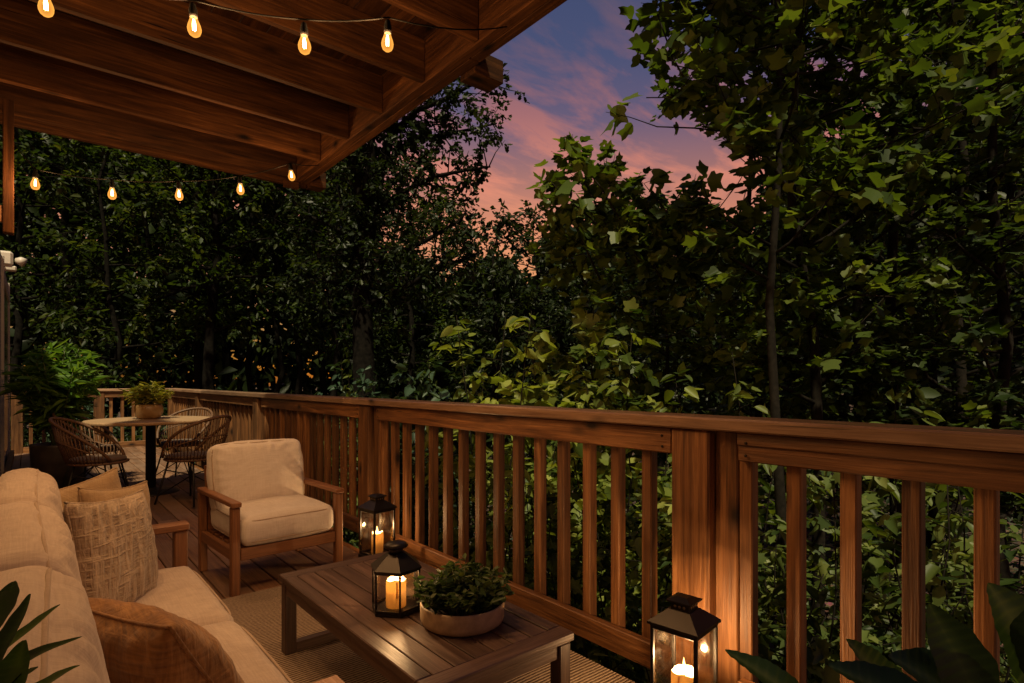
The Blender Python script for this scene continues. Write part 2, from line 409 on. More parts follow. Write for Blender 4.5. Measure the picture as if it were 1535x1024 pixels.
def cushion(name, size, mat, parent, M=None, r=.045, puff=.03, n=22, seed=1, wrinkle=.004, piping=True, folds=0.0, crown=0.0):
    """rounded box cushion, centred at the origin, with a piped seam round its top and bottom panel"""
    hx, hy, hz = [s/2 for s in size]
    V = []; Fc = []; key = {}
    g = np.linspace(-1, 1, n+1)
    nz = max(4, int(n*hz/max(hx, hy)))
    gz = np.linspace(-1, 1, nz+1)
    def vid(p):
        k = tuple(round(c, 5) for c in p)
        if k not in key: key[k] = len(V); V.append(p)
        return key[k]
    def face(A, B, mk, flip):
        for i in range(len(A)-1):
            for j in range(len(B)-1):
                q = [vid(mk(A[i], B[j])), vid(mk(A[i+1], B[j])), vid(mk(A[i+1], B[j+1])), vid(mk(A[i], B[j+1]))]
                Fc.append(q[::-1] if flip else q)
    face(g, g, lambda a, b: (a, b, 1.), False); face(g, g, lambda a, b: (a, b, -1.), True)
    face(g, gz, lambda a, b: (a, -1., b), False); face(g, gz, lambda a, b: (a, 1., b), True)
    face(g, gz, lambda a, b: (1., a, b), False); face(g, gz, lambda a, b: (-1., a, b), True)
    U = np.array(V); hs = np.array([hx, hy, hz])
    q = U*hs; rr = np.array([r, r, min(r, hz*.9)])
    core = np.clip(q, -(hs-rr), hs-rr); d = q-core
    nn = np.linalg.norm(d/rr, axis=1, keepdims=True); nn[nn < 1e-9] = 1
    W = core + d/nn*np.where(nn > 0, 1, 0)
    m2 = lambda a: (1-a*a).clip(0, 1)
    # crown on the two big faces, slight belly on the sides, pulled corners
    W[:, 2] += np.sign(U[:, 2])*puff*(m2(U[:, 0])*m2(U[:, 1]))**.55*np.abs(U[:, 2])**2
    W[:, 0] += np.sign(U[:, 0])*puff*.35*m2(U[:, 1])*m2(U[:, 2])*np.abs(U[:, 0])**4
    W[:, 1] += np.sign(U[:, 1])*puff*.35*m2(U[:, 0])*m2(U[:, 2])*np.abs(U[:, 1])**4
    W[:, 1] += crown*U[:, 1].clip(0, 1)*m2(U[:, 0])**.7
    nv = noise3(W/np.array([1, 1, 1]), seed, 11)*wrinkle
    W[:, 2] += nv*np.sign(U[:, 2]); W[:, 1] += noise3(W, seed+5, 14)*wrinkle*.7; W[:, 0] += noise3(W, seed+9, 14)*wrinkle*.7
    if folds:   # tension folds running in from the seams
        e = np.maximum(np.abs(U[:, 0]), np.abs(U[:, 1]))
        ang = np.arctan2(U[:, 1], U[:, 0])
        W[:, 2] += np.sign(U[:, 2])*folds*np.sin(ang*23+seed+2*noise3(U, seed, 3))*np.clip((e-.55)/.3, 0, 1)*np.clip((1.02-e)/.12, 0, 1)
    if M: W = np.array([tuple(M @ Vector(w)) for w in W])
    mb = MB(); mb.add(W, Fc, None, True); o = mb.build(name, mat, parent)
    if piping:
        pm = MB()
        for sz in (-1, 1):
            pts = []
            for k in range(64):
                a = 2*PI*k/64; c, s_ = math.cos(a), math.sin(a)
                e = .22
                x = math.copysign(abs(c)**e, c)*(hx-.004); y = math.copysign(abs(s_)**e, s_)*(hy-.004)
                x += math.copysign(puff*.12*(1-min(1, abs(y/hy))**2), x)*(abs(x) > hx*.9)
                y += crown*max(0, y/hy)*max(0, 1-(x/hx)**2)**.7
                p = Vector((x, y, sz*(hz-min(r, hz*.9)*.45)))
                pts.append(M @ p if M else p)
            pm.loop(pts, .0038, 6)
        pm.build('piping', piping_mat, o)
    return o

def pillow(name, label, w, h, th, mat, centre, xdir, lean, roll=0.0, seed=3, edge=True, sag=.0, group=None):
    """throw pillow with pointed corners; xdir is its horizontal direction, lean tips its top back"""
    n = 40; g = np.linspace(-1, 1, n+1)
    Uu, Vv = np.meshgrid(g, g, indexing='ij')
    pin = .10
    X = Uu*w/2*(1-pin*(1-np.abs(Vv)**2.2)*np.abs(Uu)**3); Y = Vv*h/2*(1-pin*(1-np.abs(Uu)**2.2)*np.abs(Vv)**3)
    prof = ((1-Uu**2).clip(0)*(1-Vv**2).clip(0))**.42
    pt = np.stack([X.ravel(), Y.ravel(), np.zeros(X.size)], 1)
    nz = noise3(pt, seed, 22).reshape(X.shape); nz2 = noise3(pt, seed+1, 22).reshape(X.shape)
    rad = np.sin(np.arctan2(Vv, Uu)*17+seed)*np.clip((np.maximum(abs(Uu), abs(Vv))-.5)*2, 0, 1)
    Zt = th/2*prof*(1+.10*nz+.05*rad); Zb = -th/2*prof*(1+.10*nz2+.05*rad)
    Y = Y - sag*(1-(Uu)**2)*np.clip(Vv, 0, 1)
    V = []; Fc = []; idt = np.zeros((n+1, n+1), int); idb = np.zeros((n+1, n+1), int)
    for i in range(n+1):
        for j in range(n+1):
            idt[i, j] = len(V); V.append((X[i, j], Y[i, j], Zt[i, j]))
            if i in (0, n) or j in (0, n): idb[i, j] = idt[i, j]
            else: idb[i, j] = len(V); V.append((X[i, j], Y[i, j], Zb[i, j]))
    for i in range(n):
        for j in range(n):
            Fc.append((idt[i, j], idt[i+1, j], idt[i+1, j+1], idt[i, j+1]))
            Fc.append((idb[i, j], idb[i, j+1], idb[i+1, j+1], idb[i+1, j]))
    xd = Vector((*xdir, 0)).normalized(); up = Vector((0, 0, 1)); nrm = xd.cross(up)
    R = Matrix((xd, up, nrm)).transposed()
    R = R @ Matrix.Rotation(lean, 3, 'X') @ Matrix.Rotation(roll, 3, 'Z')
    V = [R @ Vector(p) for p in V]
    t = thing(name, label, 'pillow', centre, 0, group)
    c = MB().add(V, Fc, None, True).build('cover', mat, t)
    if edge:
        ring = [idt[i, 0] for i in range(n)] + [idt[n, j] for j in range(n)] + [idt[i, n] for i in range(n, 0, -1)] + [idt[0, j] for j in range(n, 0, -1)]
        MB().loop([V[i] for i in ring], .0035, 5).build('seam', mat, t)
    return t

screw_mat = simple('rusty_screw', (.03, .018, .012), .6, .5)
# ------------------------------------------------------------------ deck
YE = 11.42; XR = 1.82; XD = 1.715
d = MB(); x = -.24
while x + .14 <= XD+.01:
    y = -1.6
    while y < YE-.02:
        L_ = min(random.uniform(2.6, 4.6), YE-y)
        if YE-(y+L_) < .8: L_ = YE-y
        d.box((x+.07, y+L_/2, -.014), (.1365, L_-.003, .028), .004); y += L_
    x += .1425
tag(d.build('deck_floor', deck_mat), kind='structure')
d = MB()
d.box((XD-.03, (YE-1.6)/2, -.13), (.04, YE+1.6, .19), .004); d.box((.73, YE-.03, -.131), (1.93, .04, .19), .004)
yy = -1.3
while yy < YE-.3: d.box((.73, yy, -.125), (1.90, .04, .18), .004); yy += .42
for yy in (-1.2, 1.9, 5.0, 8.1, 11.2):
    for xx in (.0, 1.5): d.box((xx, yy, -1.6), (.14, .14, 2.76), .006)
tag(d.build('deck_frame', cedar['Y']), kind='structure')

# ------------------------------------------------------------------ railing along the deck
Z_CAP, Z_CAPB, Z_RB, Z_BT, Z_BB = .972, .928, .828, .092, -.008
PO = [.6436*XR - 1.452*XR, .6436*XR, 2.094*XR, 3.51*XR, 5.05*XR, 6.22*XR]
rail = thing('deck_railing', 'long brown cedar railing with square balusters running beside the seating into the distance', 'railing', (XR, PO[1], 0))
def rl(x, y, z): return (x-XR, y-PO[1], z)
for i, py in enumerate(PO):
    m = MB(); m.box(rl(XR+.067, py, .33), (.139, .155 if i else .139, 1.19), .007); m.build('post', cedar['Z'], rail)
    if i:   # the second, narrower post standing behind each post
        m = MB(); m.box(rl(XR+.078, py-(.1215 if i == 1 else .1265), .335), (.085, .085, 1.18), .005); m.build('post', cedar['Z'], rail)
m = MB()
ys = [PO[0]-.08, PO[2]+.3, PO[4]-.4, YE+.12]
for a, b in zip(ys, ys[1:]): m.box(rl(XR+.064, (a+b)/2, (Z_CAP+Z_CAPB)/2), (.172, b-a-.003, Z_CAP-Z_CAPB), .006)
m.build('cap', cap_mat['Y'], rail)
for a, b in zip(PO, PO[1:]):
    lo, hi = a+.083, b-.18
    if a == PO[0]: lo = a+.07
    m = MB(); m.box(rl(XR+.026, (lo+hi)/2, (Z_CAPB+Z_RB)/2-.001), (.038, hi-lo, Z_CAPB-Z_RB-.004), .004); m.build('top_rail', cedar['Y'], rail)
    m = MB(); m.box(rl(XR+.019, (lo+hi)/2, (Z_BT+Z_BB)/2), (.038, hi-lo, Z_BT-Z_BB), .004); m.build('bottom_rail', cedar['Y'], rail)
    if a == PO[0]:
        m = MB(); m.box(rl(XR+.012, (lo+hi)/2, .905), (.026, hi-lo, .042), .003); m.build('trim_strip', cedar['Y'], rail)
    if a in PO[:4]:
        for yy in (lo+.035, hi-.03):
            for zz, xx in ((.855, .007), (.895, .007), (.062, .0), (.025, .0)):
                sc_ = MB().tube([(0, 0, 0), (-.0022, 0, 0)], .0052, 10).build('screw', screw_mat, rail); sc_.location = rl(XR+xx-(.007 if a == PO[0] and zz > .8 else 0), yy+random.uniform(-.006, .006), zz+random.uniform(-.004, .004))
    if a == PO[4]: n = 11
    step = .0875*XR
    y0 = b-.19
    k = 0
    while y0-k*step > a+.12:
        m = MB(); m.box(rl(XR+.062, y0-k*step, .455), (.046, .046, .80), .004); m.build('baluster', cedar['Z'], rail); k += 1
# far end railing
XW = -.25
er = thing('end_railing', 'short cedar railing closing the far end of the deck behind the dining set', 'railing', (.8, YE, 0))
def el(x, y, z): return (x-.8, y-YE, z)
for xx in (-.15, .86):
    m = MB(); m.box(el(xx, YE+.07, .33), (.14, .14, 1.19), .006); m.build('post', cedar['Z'], er)
m = MB(); m.box(el(.755, YE+.064, (Z_CAP+Z_CAPB)/2), (1.95, .17, Z_CAP-Z_CAPB), .006); m.build('cap', cap_mat['X'], er)
for a, b in ((-.08, .79), (.93, 1.82)):
    m = MB(); m.box(el((a+b)/2, YE+.026, .877), (b-a, .038, .096), .004); m.build('top_rail', cedar['X'], er)
    m = MB(); m.box(el((a+b)/2, YE+.019, .045), (b-a, .038, .095), .004); m.build('bottom_rail', cedar['X'], er)
    k = a+.09
    while k < b-.04:
        m = MB(); m.box(el(k, YE+.062, .455), (.046, .046, .80), .004); m.build('baluster', cedar['Z'], er); k += .155

# ------------------------------------------------------------------ roof deck overhead
ZR = H+1.68
roof = thing('upper_deck', 'brown timber upper deck overhead with exposed joists carrying the string lights', 'upper deck', (0, 5.0, ZR))
def ro(x, y, z): return (x, y-5.0, z-ZR)
XI = 1.70; JT = .042; JD = .235
jy = [-1.2+.5*k for k in range(12)]
jy = [4.31-.503*k for k in range(12)]
for yv in jy:
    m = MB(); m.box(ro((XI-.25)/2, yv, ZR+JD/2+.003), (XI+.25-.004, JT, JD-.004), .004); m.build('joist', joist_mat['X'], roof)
m = MB(); m.box(ro((XI-.25)/2, 4.83, ZR+JD/2+.002), (XI+.25-.004, .042, JD-.004), .004); m.box(ro((XI+.12-.25)/2, 4.935, ZR+JD/2-.012), (XI+.25+.12, .05, JD+.02), .004); m.build('end_rim', joist_mat['X'], roof)
m = MB(); m.box(ro(XI+.0285, 1.78, ZR+JD/2), (.055, 6.3, JD), .004)
m.build('rim_beam', joist_mat['Y'], roof)
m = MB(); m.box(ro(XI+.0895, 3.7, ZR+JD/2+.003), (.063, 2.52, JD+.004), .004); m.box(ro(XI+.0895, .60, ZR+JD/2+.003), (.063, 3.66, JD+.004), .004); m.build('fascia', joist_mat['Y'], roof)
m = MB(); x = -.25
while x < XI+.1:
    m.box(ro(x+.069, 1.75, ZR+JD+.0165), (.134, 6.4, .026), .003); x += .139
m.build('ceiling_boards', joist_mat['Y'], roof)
for yv, ln in ((4.88, .13), (2.55, .20)):
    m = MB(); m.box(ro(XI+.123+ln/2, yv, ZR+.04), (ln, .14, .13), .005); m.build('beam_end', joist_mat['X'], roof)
m = MB(); m.box(ro(XI-.02, 4.885, ZR-.03), (.12, .05, .06), .004); m.build('corner_block', joist_mat['X'], roof)

# hanging ledger at the far left, and the house wall
p0 = P(12, 145, Y=4.62)
hb = thing('hanging_post', 'short orange brown timber hanging from the roof edge at far left', 'timber post', (p0[0], 4.62, 2.02))
pa = P(5, Y=4.62)[0] if False else None
xL, xR_ = P(4, 300, Y=4.62)[0], P(21, 300, Y=4.62)[0]
MB().box(((xL+xR_)/2-p0[0], 0, .37), (xR_-xL, .085, .80), .004).build('upright', joist_mat['Z'], hb)
MB().box((xL-p0[0]-.10, -.02, .08), (.20, .035, .10), .004).build('cross_piece', teak['X'], hb)

hw = thing('house_wall', 'grey house wall with painted trim at the left edge of the deck', 'house wall', (-.295, 5, 0))
def wl(x, y, z): return (x+.33, y-5, z)
m = MB(); m.box(wl(-.34, 1.55, 2.0), (.12, 6.7, 5.0), .004); m.box(wl(-.34, 7.878, 1.0), (.12, 5.95, 3.0), .004); m.build('wall', wall_mat, hw)  # near stretch is out of view, its height added to block sun from the seating
gl = MB(); gl.box(wl(-.272, 9.6, 1.2), (.012, 2.2, 2.0), .002).build('glass_door', door_glass, hw)
m = MB()
m.box(wl(-.268, 10.78, 1.245), (.03, .12, 2.46), .004); m.box(wl(-.268, 8.45, 1.245), (.03, .09, 2.46), .004); m.box(wl(-.268, 9.605, 2.25), (.028, 2.2, .10), .004)
m.build('door_trim', trim_mat, hw)
MB().box(wl(-.235, 9.7, .05), (.05, 2.6, .10), .004).build('sill', cedar['Y'], hw)
fx = thing('wall_fixture', 'small white plastic lamp housing fixed on top of the house wall', 'light fixture', (-.25, 8.9, 2.45))
MB().box((.0, 0, .07), (.20, .14, .17), .025).build('housing', white_box, fx)
m = MB(); m.tube([(.12, .0, .06), (.16, -.01, .06), (.2, -.02, .04)], [.03, .05, .055], 12); m.box((.05, .0, -.04), (.16, .1, .06), .015); m.build('lamp_head', white_box, fx)

# ------------------------------------------------------------------ string lights
def bulb(parent, p, s=1.0, power=20):
    g = MB(); g.lathe([(.0001, -.074), (.010, -.0725), (.018, -.066), (.0225, -.055), (.0235, -.045), (.021, -.033), (.0165, -.021), (.0125, -.009), (.0115, 0)], n=20)
    gl = g.build('bulb', bulb_mat, parent); gl.location = p; gl.rotation_euler = (random.uniform(-.12, .12), random.uniform(-.12, .12), random.uniform(0, 6)); gl.scale = (s, s, s); gl.visible_shadow = True
    so = MB(); so.lathe([(.0095, -.006), (.013, -.005), (.0145, .004), (.0145, .022), (.012, .028), (.0105, .040), (.006, .046)], n=16); so.build('socket', pipe_mat, gl)
    f = MB()
    for k in range(4):
        a = PI/2*k; c, s_ = math.cos(a)*.0055, math.sin(a)*.0055
        f.tube([(c*.4, s_*.4, -.012), (c, s_, -.03), (c*.9, s_*.9, -.052)], .0016, 6)
    f.build('filament', filament_mat, gl)
    ld = bpy.data.lights.new('bulb_light', 'POINT'); ld.energy = power; ld.color = (1, .61, .33); ld.shadow_soft_size = .014
    lo = bpy.data.objects.new('bulb_light', ld); COL.objects.link(lo); lo.parent = gl; lo.location = (0, 0, -.042)
    return gl
def string(label, anchors, bulbs, powers, s=1.0):
    t = thing('string_lights', label, 'string lights', anchors[0])
    o = Vector(anchors[0])
    allp = [Vector(a) for a in anchors]
    w = MB()
    pts = []
    for a, b in zip(allp, allp[1:]):
        for k in range(6):
            f = k/6; q = a.lerp(b, f); q.z -= .10*(b-a).length*f*(1-f)*1.2; pts.append(q-o)
    pts.append(allp[-1]-o)
    w.tube(pts, .0028, 6); w.build('wire', pipe_mat, t)
    for p, pw in zip(bulbs, powers): bulb(t, Vector(p)-o, s, pw)
    return t
# near string: sockets hang from the wire
nb = [P(68, -8, z=2.30), P(290, 24, z=2.26), P(456, 52, z=2.24), P(581, 48, z=2.30)]
PW = 32
top = [(p[0], p[1], p[2]+.05) for p in nb]
string('black string lights with large glowing bulbs slung under the joists above the sofa', [(-.22, 3.3, 2.70)] + top + [(1.69, 2.05, 2.74)], nb, [PW]*4, .88)
fb = [P(53, 266, z=2.33), P(168, 281, z=2.30), P(268, 283, z=2.33), P(360, 275, z=2.40), P(436, 255, z=2.56)]
top = [(p[0], p[1], p[2]+.05) for p in fb]
string('thin string lights with five smaller looking bulbs sagging below the far edge of the roof', [(-.15, 4.75, 2.70)] + top + [(1.68, 4.28, 2.74)], fb, [PW*.6]*4+[PW*.35], 1.0)

# ------------------------------------------------------------------ candles and lanterns
def candle(label, p, r, h, power=3.0):
    t = thing('candle', label, 'candle', p)
    w = MB(); w.lathe([(r*.995, .0), (r, .004), (r, h-.004), (r*.96, h), (r*.86, h-.002), (r*.85, h*.52), (r*.4, h*.50), (.0001, h*.50)], n=48)
    ph = p[1]*7
    w.v = [(x, y, z+(.0035*math.sin(2*math.atan2(y, x)+ph)+.002*math.sin(5*math.atan2(y, x)+ph*2)-.002 if z > h-.012 else 0)) for x, y, z in w.v]
    for k in range(3):
        a = ph+k*2.3; ln = .02+.018*k; w.tube([(math.cos(a)*r*.97, math.sin(a)*r*.97, h-.004), (math.cos(a)*r*1.0, math.sin(a)*r*1.0, h-ln*.5), (math.cos(a)*r*1.0, math.sin(a)*r*1.0, h-ln)], [.003, .0028, .0042], 8)
    w.build('wax', wax, t)
    MB().tube([(0, 0, h*.50), (.0008, 0, h-.015), (.0, .001, h-.004)], .0013, 6).build('wick', wick_mat, t)
    f = MB(); f.lathe([(.0001, h-.012), (.0045, h-.005), (.0062, h+.004), (.0055, h+.012), (.0034, h+.024), (.0012, h+.034), (.0001, h+.038)], n=14); f.v = [(x+.12*max(0, z-h-.008)*math.sin(ph), y+.12*max(0, z-h-.008)*math.cos(ph*1.7), h+(z-h)*(1+.16*math.sin(ph*3))) for x, y, z in f.v]; f.build('flame', flame_mat, t)
    ld = bpy.data.lights.new('flame_light', 'POINT'); ld.energy = power; ld.color = (1, .60, .27); ld.shadow_soft_size = .008
    lo = bpy.data.objects.new('flame_light', ld); COL.objects.link(lo); lo.parent = t; lo.location = (0, 0, h+.020)
    return t
def square_lantern(label, p, rz, s, h, bh=.018):
    """s side, h height"""
    t = thing('floor_lantern', label, 'lantern', p, rz, 'candle lanterns on the deck')
    he = h-.085; b = .0085
    MB().box((0, 0, bh/2+.001), (s+.012, s+.012, bh), .003).build('base', black_metal, t)
    m = MB()
    for sx in (-1, 1):
        for sy in (-1, 1): m.box((sx*(s/2-b/2), sy*(s/2-b/2), (he+bh+.002)/2), (b+.002, b+.002, he-bh-.002), .001)
    for sx in (-1, 1):
        for z in (bh+.008, he-.008):
            m.box((sx*(s/2-b/2), 0, z), (b, s-2*b, .012), .001); m.box((0, sx*(s/2-b/2), z), (s-2*b, b, .012), .001)
    m.build('frame', black_metal, t)
    for k in range(4):
        a = PI/2*k; g = MB(); g.box((0, 0, 0), (s-2*b-.002, .002, he-bh-.032), .0005)
        o = g.build('glass_pane', lantern_glass, t); o.location = (math.cos(a)*(s/2-b*.5), math.sin(a)*(s/2-b*.5), (he+bh)/2+.001); o.rotation_euler = (0, 0, a+PI/2)
    m = MB(); e = s/2+.008; q = s*.235; r4 = math.sqrt(2)
    m.lathe([(e*r4, he), (e*r4, he+.008), (q*r4, he+.046)], n=4, smooth=False, rot=PI/4); m.build('roof', bronze_roof, t)
    m = MB(); m.lathe([(q*.86*r4, he+.044), (q*.86*r4, he+.070)], n=4, smooth=False, rot=PI/4)
    m.lathe([(q*1.16*r4, he+.070), (q*1.16*r4, he+.075), (q*.5*r4, he+.085)], n=4, smooth=False, rot=PI/4); m.build('chimney_cap', bronze_roof, t)
    m = MB()
    for k in range(4):
        a = PI/2*k
        for j in (-1, 0, 1):
            c = Vector((math.cos(a), math.sin(a), 0)); sd = Vector((-c.y, c.x, 0))
            pp = c*(q*.861)+sd*(j*q*.42); m.tube([pp+Vector((0, 0, he+.058)), pp+c*.0015+Vector((0, 0, he+.058))], .0045, 10)
    m.build('vent_hole', flame_vent, t)
    return t
flame_vent = simple('vent_brass', (.35, .25, .14), .35, .8)
LA = (1.60, 3.165, 0); LC = (1.585, 1.04, 0)
square_lantern('square black candle lantern on the deck floor beside the armchair and railing', LA, .15, .150, .42, .062)
candle('lit pillar candle inside the far lantern beside the armchair', (LA[0], LA[1], .0640), .036, .128, 5)
square_lantern('square black candle lantern at the foot of the thick railing post nearest the camera', LC, TH*-1+PI/4+.04, .152, .42)
candle('lit pillar candle inside the near lantern by the thick post', (LC[0], LC[1], .0195), .040, .165, 10)

TZ = .323
LB = (.957, 1.755, TZ)
t = thing('table_lantern', 'hexagonal black glass lantern standing on the coffee table', 'lantern', LB, .18)
R6 = .087; he = .142
MB().lathe([(R6, 0), (R6, .010)], n=6, smooth=False).build('base', black_metal, t)
m = MB()
for k in range(6):
    a = PI/3*k; m.bar((math.cos(a)*(R6-.004), math.sin(a)*(R6-.004), .01), (math.cos(a)*(R6-.004), math.sin(a)*(R6-.004), he), .006, .006, .001, up=(math.cos(a), math.sin(a), 0))
    b = a+PI/3
    for z in (.014, he-.003):
        m.bar((math.cos(a)*(R6-.004), math.sin(a)*(R6-.004), z), (math.cos(b)*(R6-.004), math.sin(b)*(R6-.004), z), .006, .007, .001)
m.build('frame', black_metal, t)
for k in range(6):
    a = PI/3*(k+.5); g = MB(); g.box((0, 0, 0), (R6-.012, .0015, he-.022), .0004)
    o = g.build('glass_pane', lantern_glass, t); o.location = (math.cos(a)*(R6-.005)*.866, math.sin(a)*(R6-.005)*.866, he/2+.005); o.rotation_euler = (0, 0, a+PI/2)
m = MB(); m.lathe([(R6+.004, he), (R6+.004, he+.006), (.032, he+.050)], n=6, smooth=False); m.build('roof', bronze_roof, t)
m = MB(); m.lathe([(.024, he+.048), (.023, he+.070)], n=20); m.lathe([(.040, he+.070), (.041, he+.074), (.034, he+.082), (.018, he+.087), (.0001, he+.088)], n=24); m.build('chimney_cap', bronze_roof, t)
candle('lit cream pillar candle inside the hexagonal table lantern', (LB[0], LB[1], TZ+.0105), .034, .092, 3)

# ------------------------------------------------------------------ coffee table
x0, x1, y0, y1 = .765, 1.290, 1.235, 2.37
t = thing('coffee_table', 'low dark brown slatted wooden coffee table on the rug', 'coffee table', ((x0+x1)/2, (y0+y1)/2, .012))
w, l = x1-x0, y1-y0; zt = TZ-.012
fr = .062
for s_ in (-1, 1): MB().box((0, s_*(l/2-fr/2), zt-.013), (w, fr, .026), .003).build('end_board', table_mat['X'], t)
m = MB()
for s_ in (-1, 1): m.box((s_*(w/2-fr/2+.006), 0, zt-.013), (fr-.012, l-2*fr-.004, .026), .003)
nsl = 6; sw = (w-2*(fr-.012)-.004)/nsl
for k in range(nsl): m.box((-w/2+fr-.012+.002+sw*(k+.5), 0, zt-.014), (sw-.0045, l-2*fr-.004, .024), .002)
m.build('tabletop', table_mat['Y'], t)
m = MB()
m.box((0, 0, zt-.0285), (w-.03, l-.03, .005), .001)
m.build('under_panel', table_mat['Y'], t)
for s_ in (-1, 1):
    MB().box((s_*(w/2-.022), 0, zt-.052), (.022, l-.112, .042), .002).build('apron', table_mat['Y'], t)
    MB().box((0, s_*(l/2-.026), zt-.052), (w-.112, .022, .042), .002).build('apron', table_mat['X'], t)
for s_ in (-1, 1): MB().box((0, s_*(l/2-.031), .019), (w-.108, .036, .036), .002).build('floor_rail', table_mat['X'], t)
for sx in (-1, 1):
    for sy in (-1, 1): MB().box((sx*(w/2-.031), sy*(l/2-.031), (zt-.031)/2), (.046, .046, zt-.031), .003).build('leg', table_mat['Z'], t)

# rug
def rug_mat():
    m, N, L, out = new_mat('jute_rug')
    tc = N('ShaderNodeTexCoord'); sx = N('ShaderNodeSeparateXYZ'); L(tc.outputs['Object'], sx.inputs[0])
    dn = N('ShaderNodeTexNoise'); dn.inputs['Scale'].default_value = 7; dn.inputs['Detail'].default_value = 3; L(tc.outputs['Object'], dn.inputs['Vector'])
    a = N('ShaderNodeMath', operation='MULTIPLY_ADD'); L(dn.outputs['Fac'], a.inputs[0]); a.inputs[1].default_value = .012; L(sx.outputs['Y'], a.inputs[2])
    w1 = N('ShaderNodeMath', operation='MULTIPLY'); L(a.outputs[0], w1.inputs[0]); w1.inputs[1].default_value = 2*PI/.015
    s1 = N('ShaderNodeMath', operation='SINE'); L(w1.outputs[0], s1.inputs[0])
    mp = N('ShaderNodeMapping'); mp.inputs['Scale'].default_value = (90, 160, 1); L(tc.outputs['Object'], mp.inputs[0])
    n2 = N('ShaderNodeTexNoise'); n2.inputs['Scale'].default_value = 1; n2.inputs['Detail'].default_value = 3; L(mp.outputs[0], n2.inputs['Vector'])
    hgt = N('ShaderNodeMath', operation='MULTIPLY_ADD'); L(s1.outputs[0], hgt.inputs[0]); hgt.inputs[1].default_value = .42; L(n2.outputs['Fac'], hgt.inputs[2])
    big = N('ShaderNodeTexNoise'); big.inputs['Scale'].default_value = 3; big.inputs['Detail'].default_value = 5; L(tc.outputs['Object'], big.inputs['Vector'])
    h2 = N('ShaderNodeMath', operation='MULTIPLY_ADD'); L(big.outputs['Fac'], h2.inputs[0]); h2.inputs[1].default_value = .35; L(hgt.outputs[0], h2.inputs[2])
    r = ramp(N, [(.2, (.06, .038, .026)), (.6, (.27, .19, .13)), (1.0, (.50, .39, .29))]); L(h2.outputs[0], r.inputs[0])
    b = N('ShaderNodeBsdfPrincipled'); L(r.outputs[0], b.inputs['Base Color']); b.inputs['Roughness'].default_value = .95; b.inputs['Specular IOR Level'].default_value = .1
    bp = N('ShaderNodeBump'); bp.inputs['Strength'].default_value = .8; bp.inputs['Distance'].default_value = .005; L(hgt.outputs[0], bp.inputs['Height']); L(bp.outputs[0], b.inputs['Normal'])
    L(b.outputs[0], out.inputs[0]); return m
m = MB(); m.box((.90, 1.62, .007), (1.55, 3.0, .010), .003)
tag(m.build('rug', rug_mat()), 'ribbed jute rug spread on the deck under the coffee table', 'rug')

# bowl planter on the table
BP = (1.075, 1.53, TZ); br = .136
bowl = thing('bowl_planter', 'wide low tan bowl with small leafy green plants on the coffee table', 'planter', BP)
MB().lathe([(br*.90, 0), (br*.97, .006), (br, .02), (br, .062), (br*.985, .067), (br*.95, .066), (br*.93, .060), (br*.92, .045)], n=48).build('bowl', terracotta, bowl)
m = MB(); m.lathe([(br*.925, .046), (br*.6, .056), (.0001, .060)], n=32); m.build('soil', soil, bowl)

# footstool half under the sofa
p = P(505, 1010, z=.27)
t = thing('footstool', 'low pale wooden footstool beside the sofa at the bottom of the view', 'footstool', (p[0]-.12, p[1]-.2, .012))
MB().box((0, 0, .247), (.24, .40, .022), .004).build('seat', stool_mat, t)
for sx in (-1, 1):
    for sy in (-1, 1): MB().box((sx*.095, sy*.17, .117), (.032, .032, .234), .003).build('leg', stool_mat, t)

# ------------------------------------------------------------------ sofa
sofa = thing('sofa', 'long beige linen sofa with wooden arm along the left side of the deck', 'sofa', (.15, 1.65, 0))
def so(x, y, z): return Vector((x-.15, y-1.65, z))
SY = [.60, 1.295, 1.985, 2.68]
SF = .515
for i in range(3):
    a, b = SY[i], SY[i+1]
    M = Matrix.Translation(so(SF-.29, (a+b)/2, .285))
    cushion('seat_cushion', (.58, b-a-.006, .125), linen, sofa, M, r=.045, puff=.022, n=30, seed=i+2, wrinkle=.004)
    # back cushion: local x across the width (Y), local y up, local z thickness towards the room
    z0, z1 = .35, .775
    R = Matrix(((0, -.26, .965), (-1, 0, 0), (0, .965, .26))).to_4x4()
    R = Matrix(((0, -.09, .996, 0), (1, 0, 0, 0), (0, .996, .09, 0), (0, 0, 0, 1)))
    M = Matrix.Translation(so(-.008, (a+b)/2, .565)) @ R @ Matrix.Rotation((-.03, .02, -.015)[i], 4, 'Y')
    cushion('back_cushion', (b-a-.004, .43, .135), linen, sofa, M, r=.052, puff=.038, n=44, seed=i+12, wrinkle=.0035, folds=.006, crown=.022)
m = MB(); m.box(so(.16, 1.64, .19), (.70, 2.20, .075), .005); m.build('base_frame', teak['Y'], sofa)
m = MB(); m.box(so(-.160, 1.64, .42), (.04, 2.20, .42), .005); m.build('back_frame', teak['Y'], sofa)
m = MB(); m.box(so(.165, 2.755, .487), (.70, .07, .030), .004); m.build('arm', teak['X'], sofa)
for xx in (-.16, .485): MB().box(so(xx, 2.755, .236), (.05, .055, .47), .004).build('leg', teak['Z'], sofa)
for xx in (-.16, .47): MB().box(so(xx, .58, .10), (.05, .055, .20), .004).build('leg', teak['Z'], sofa)

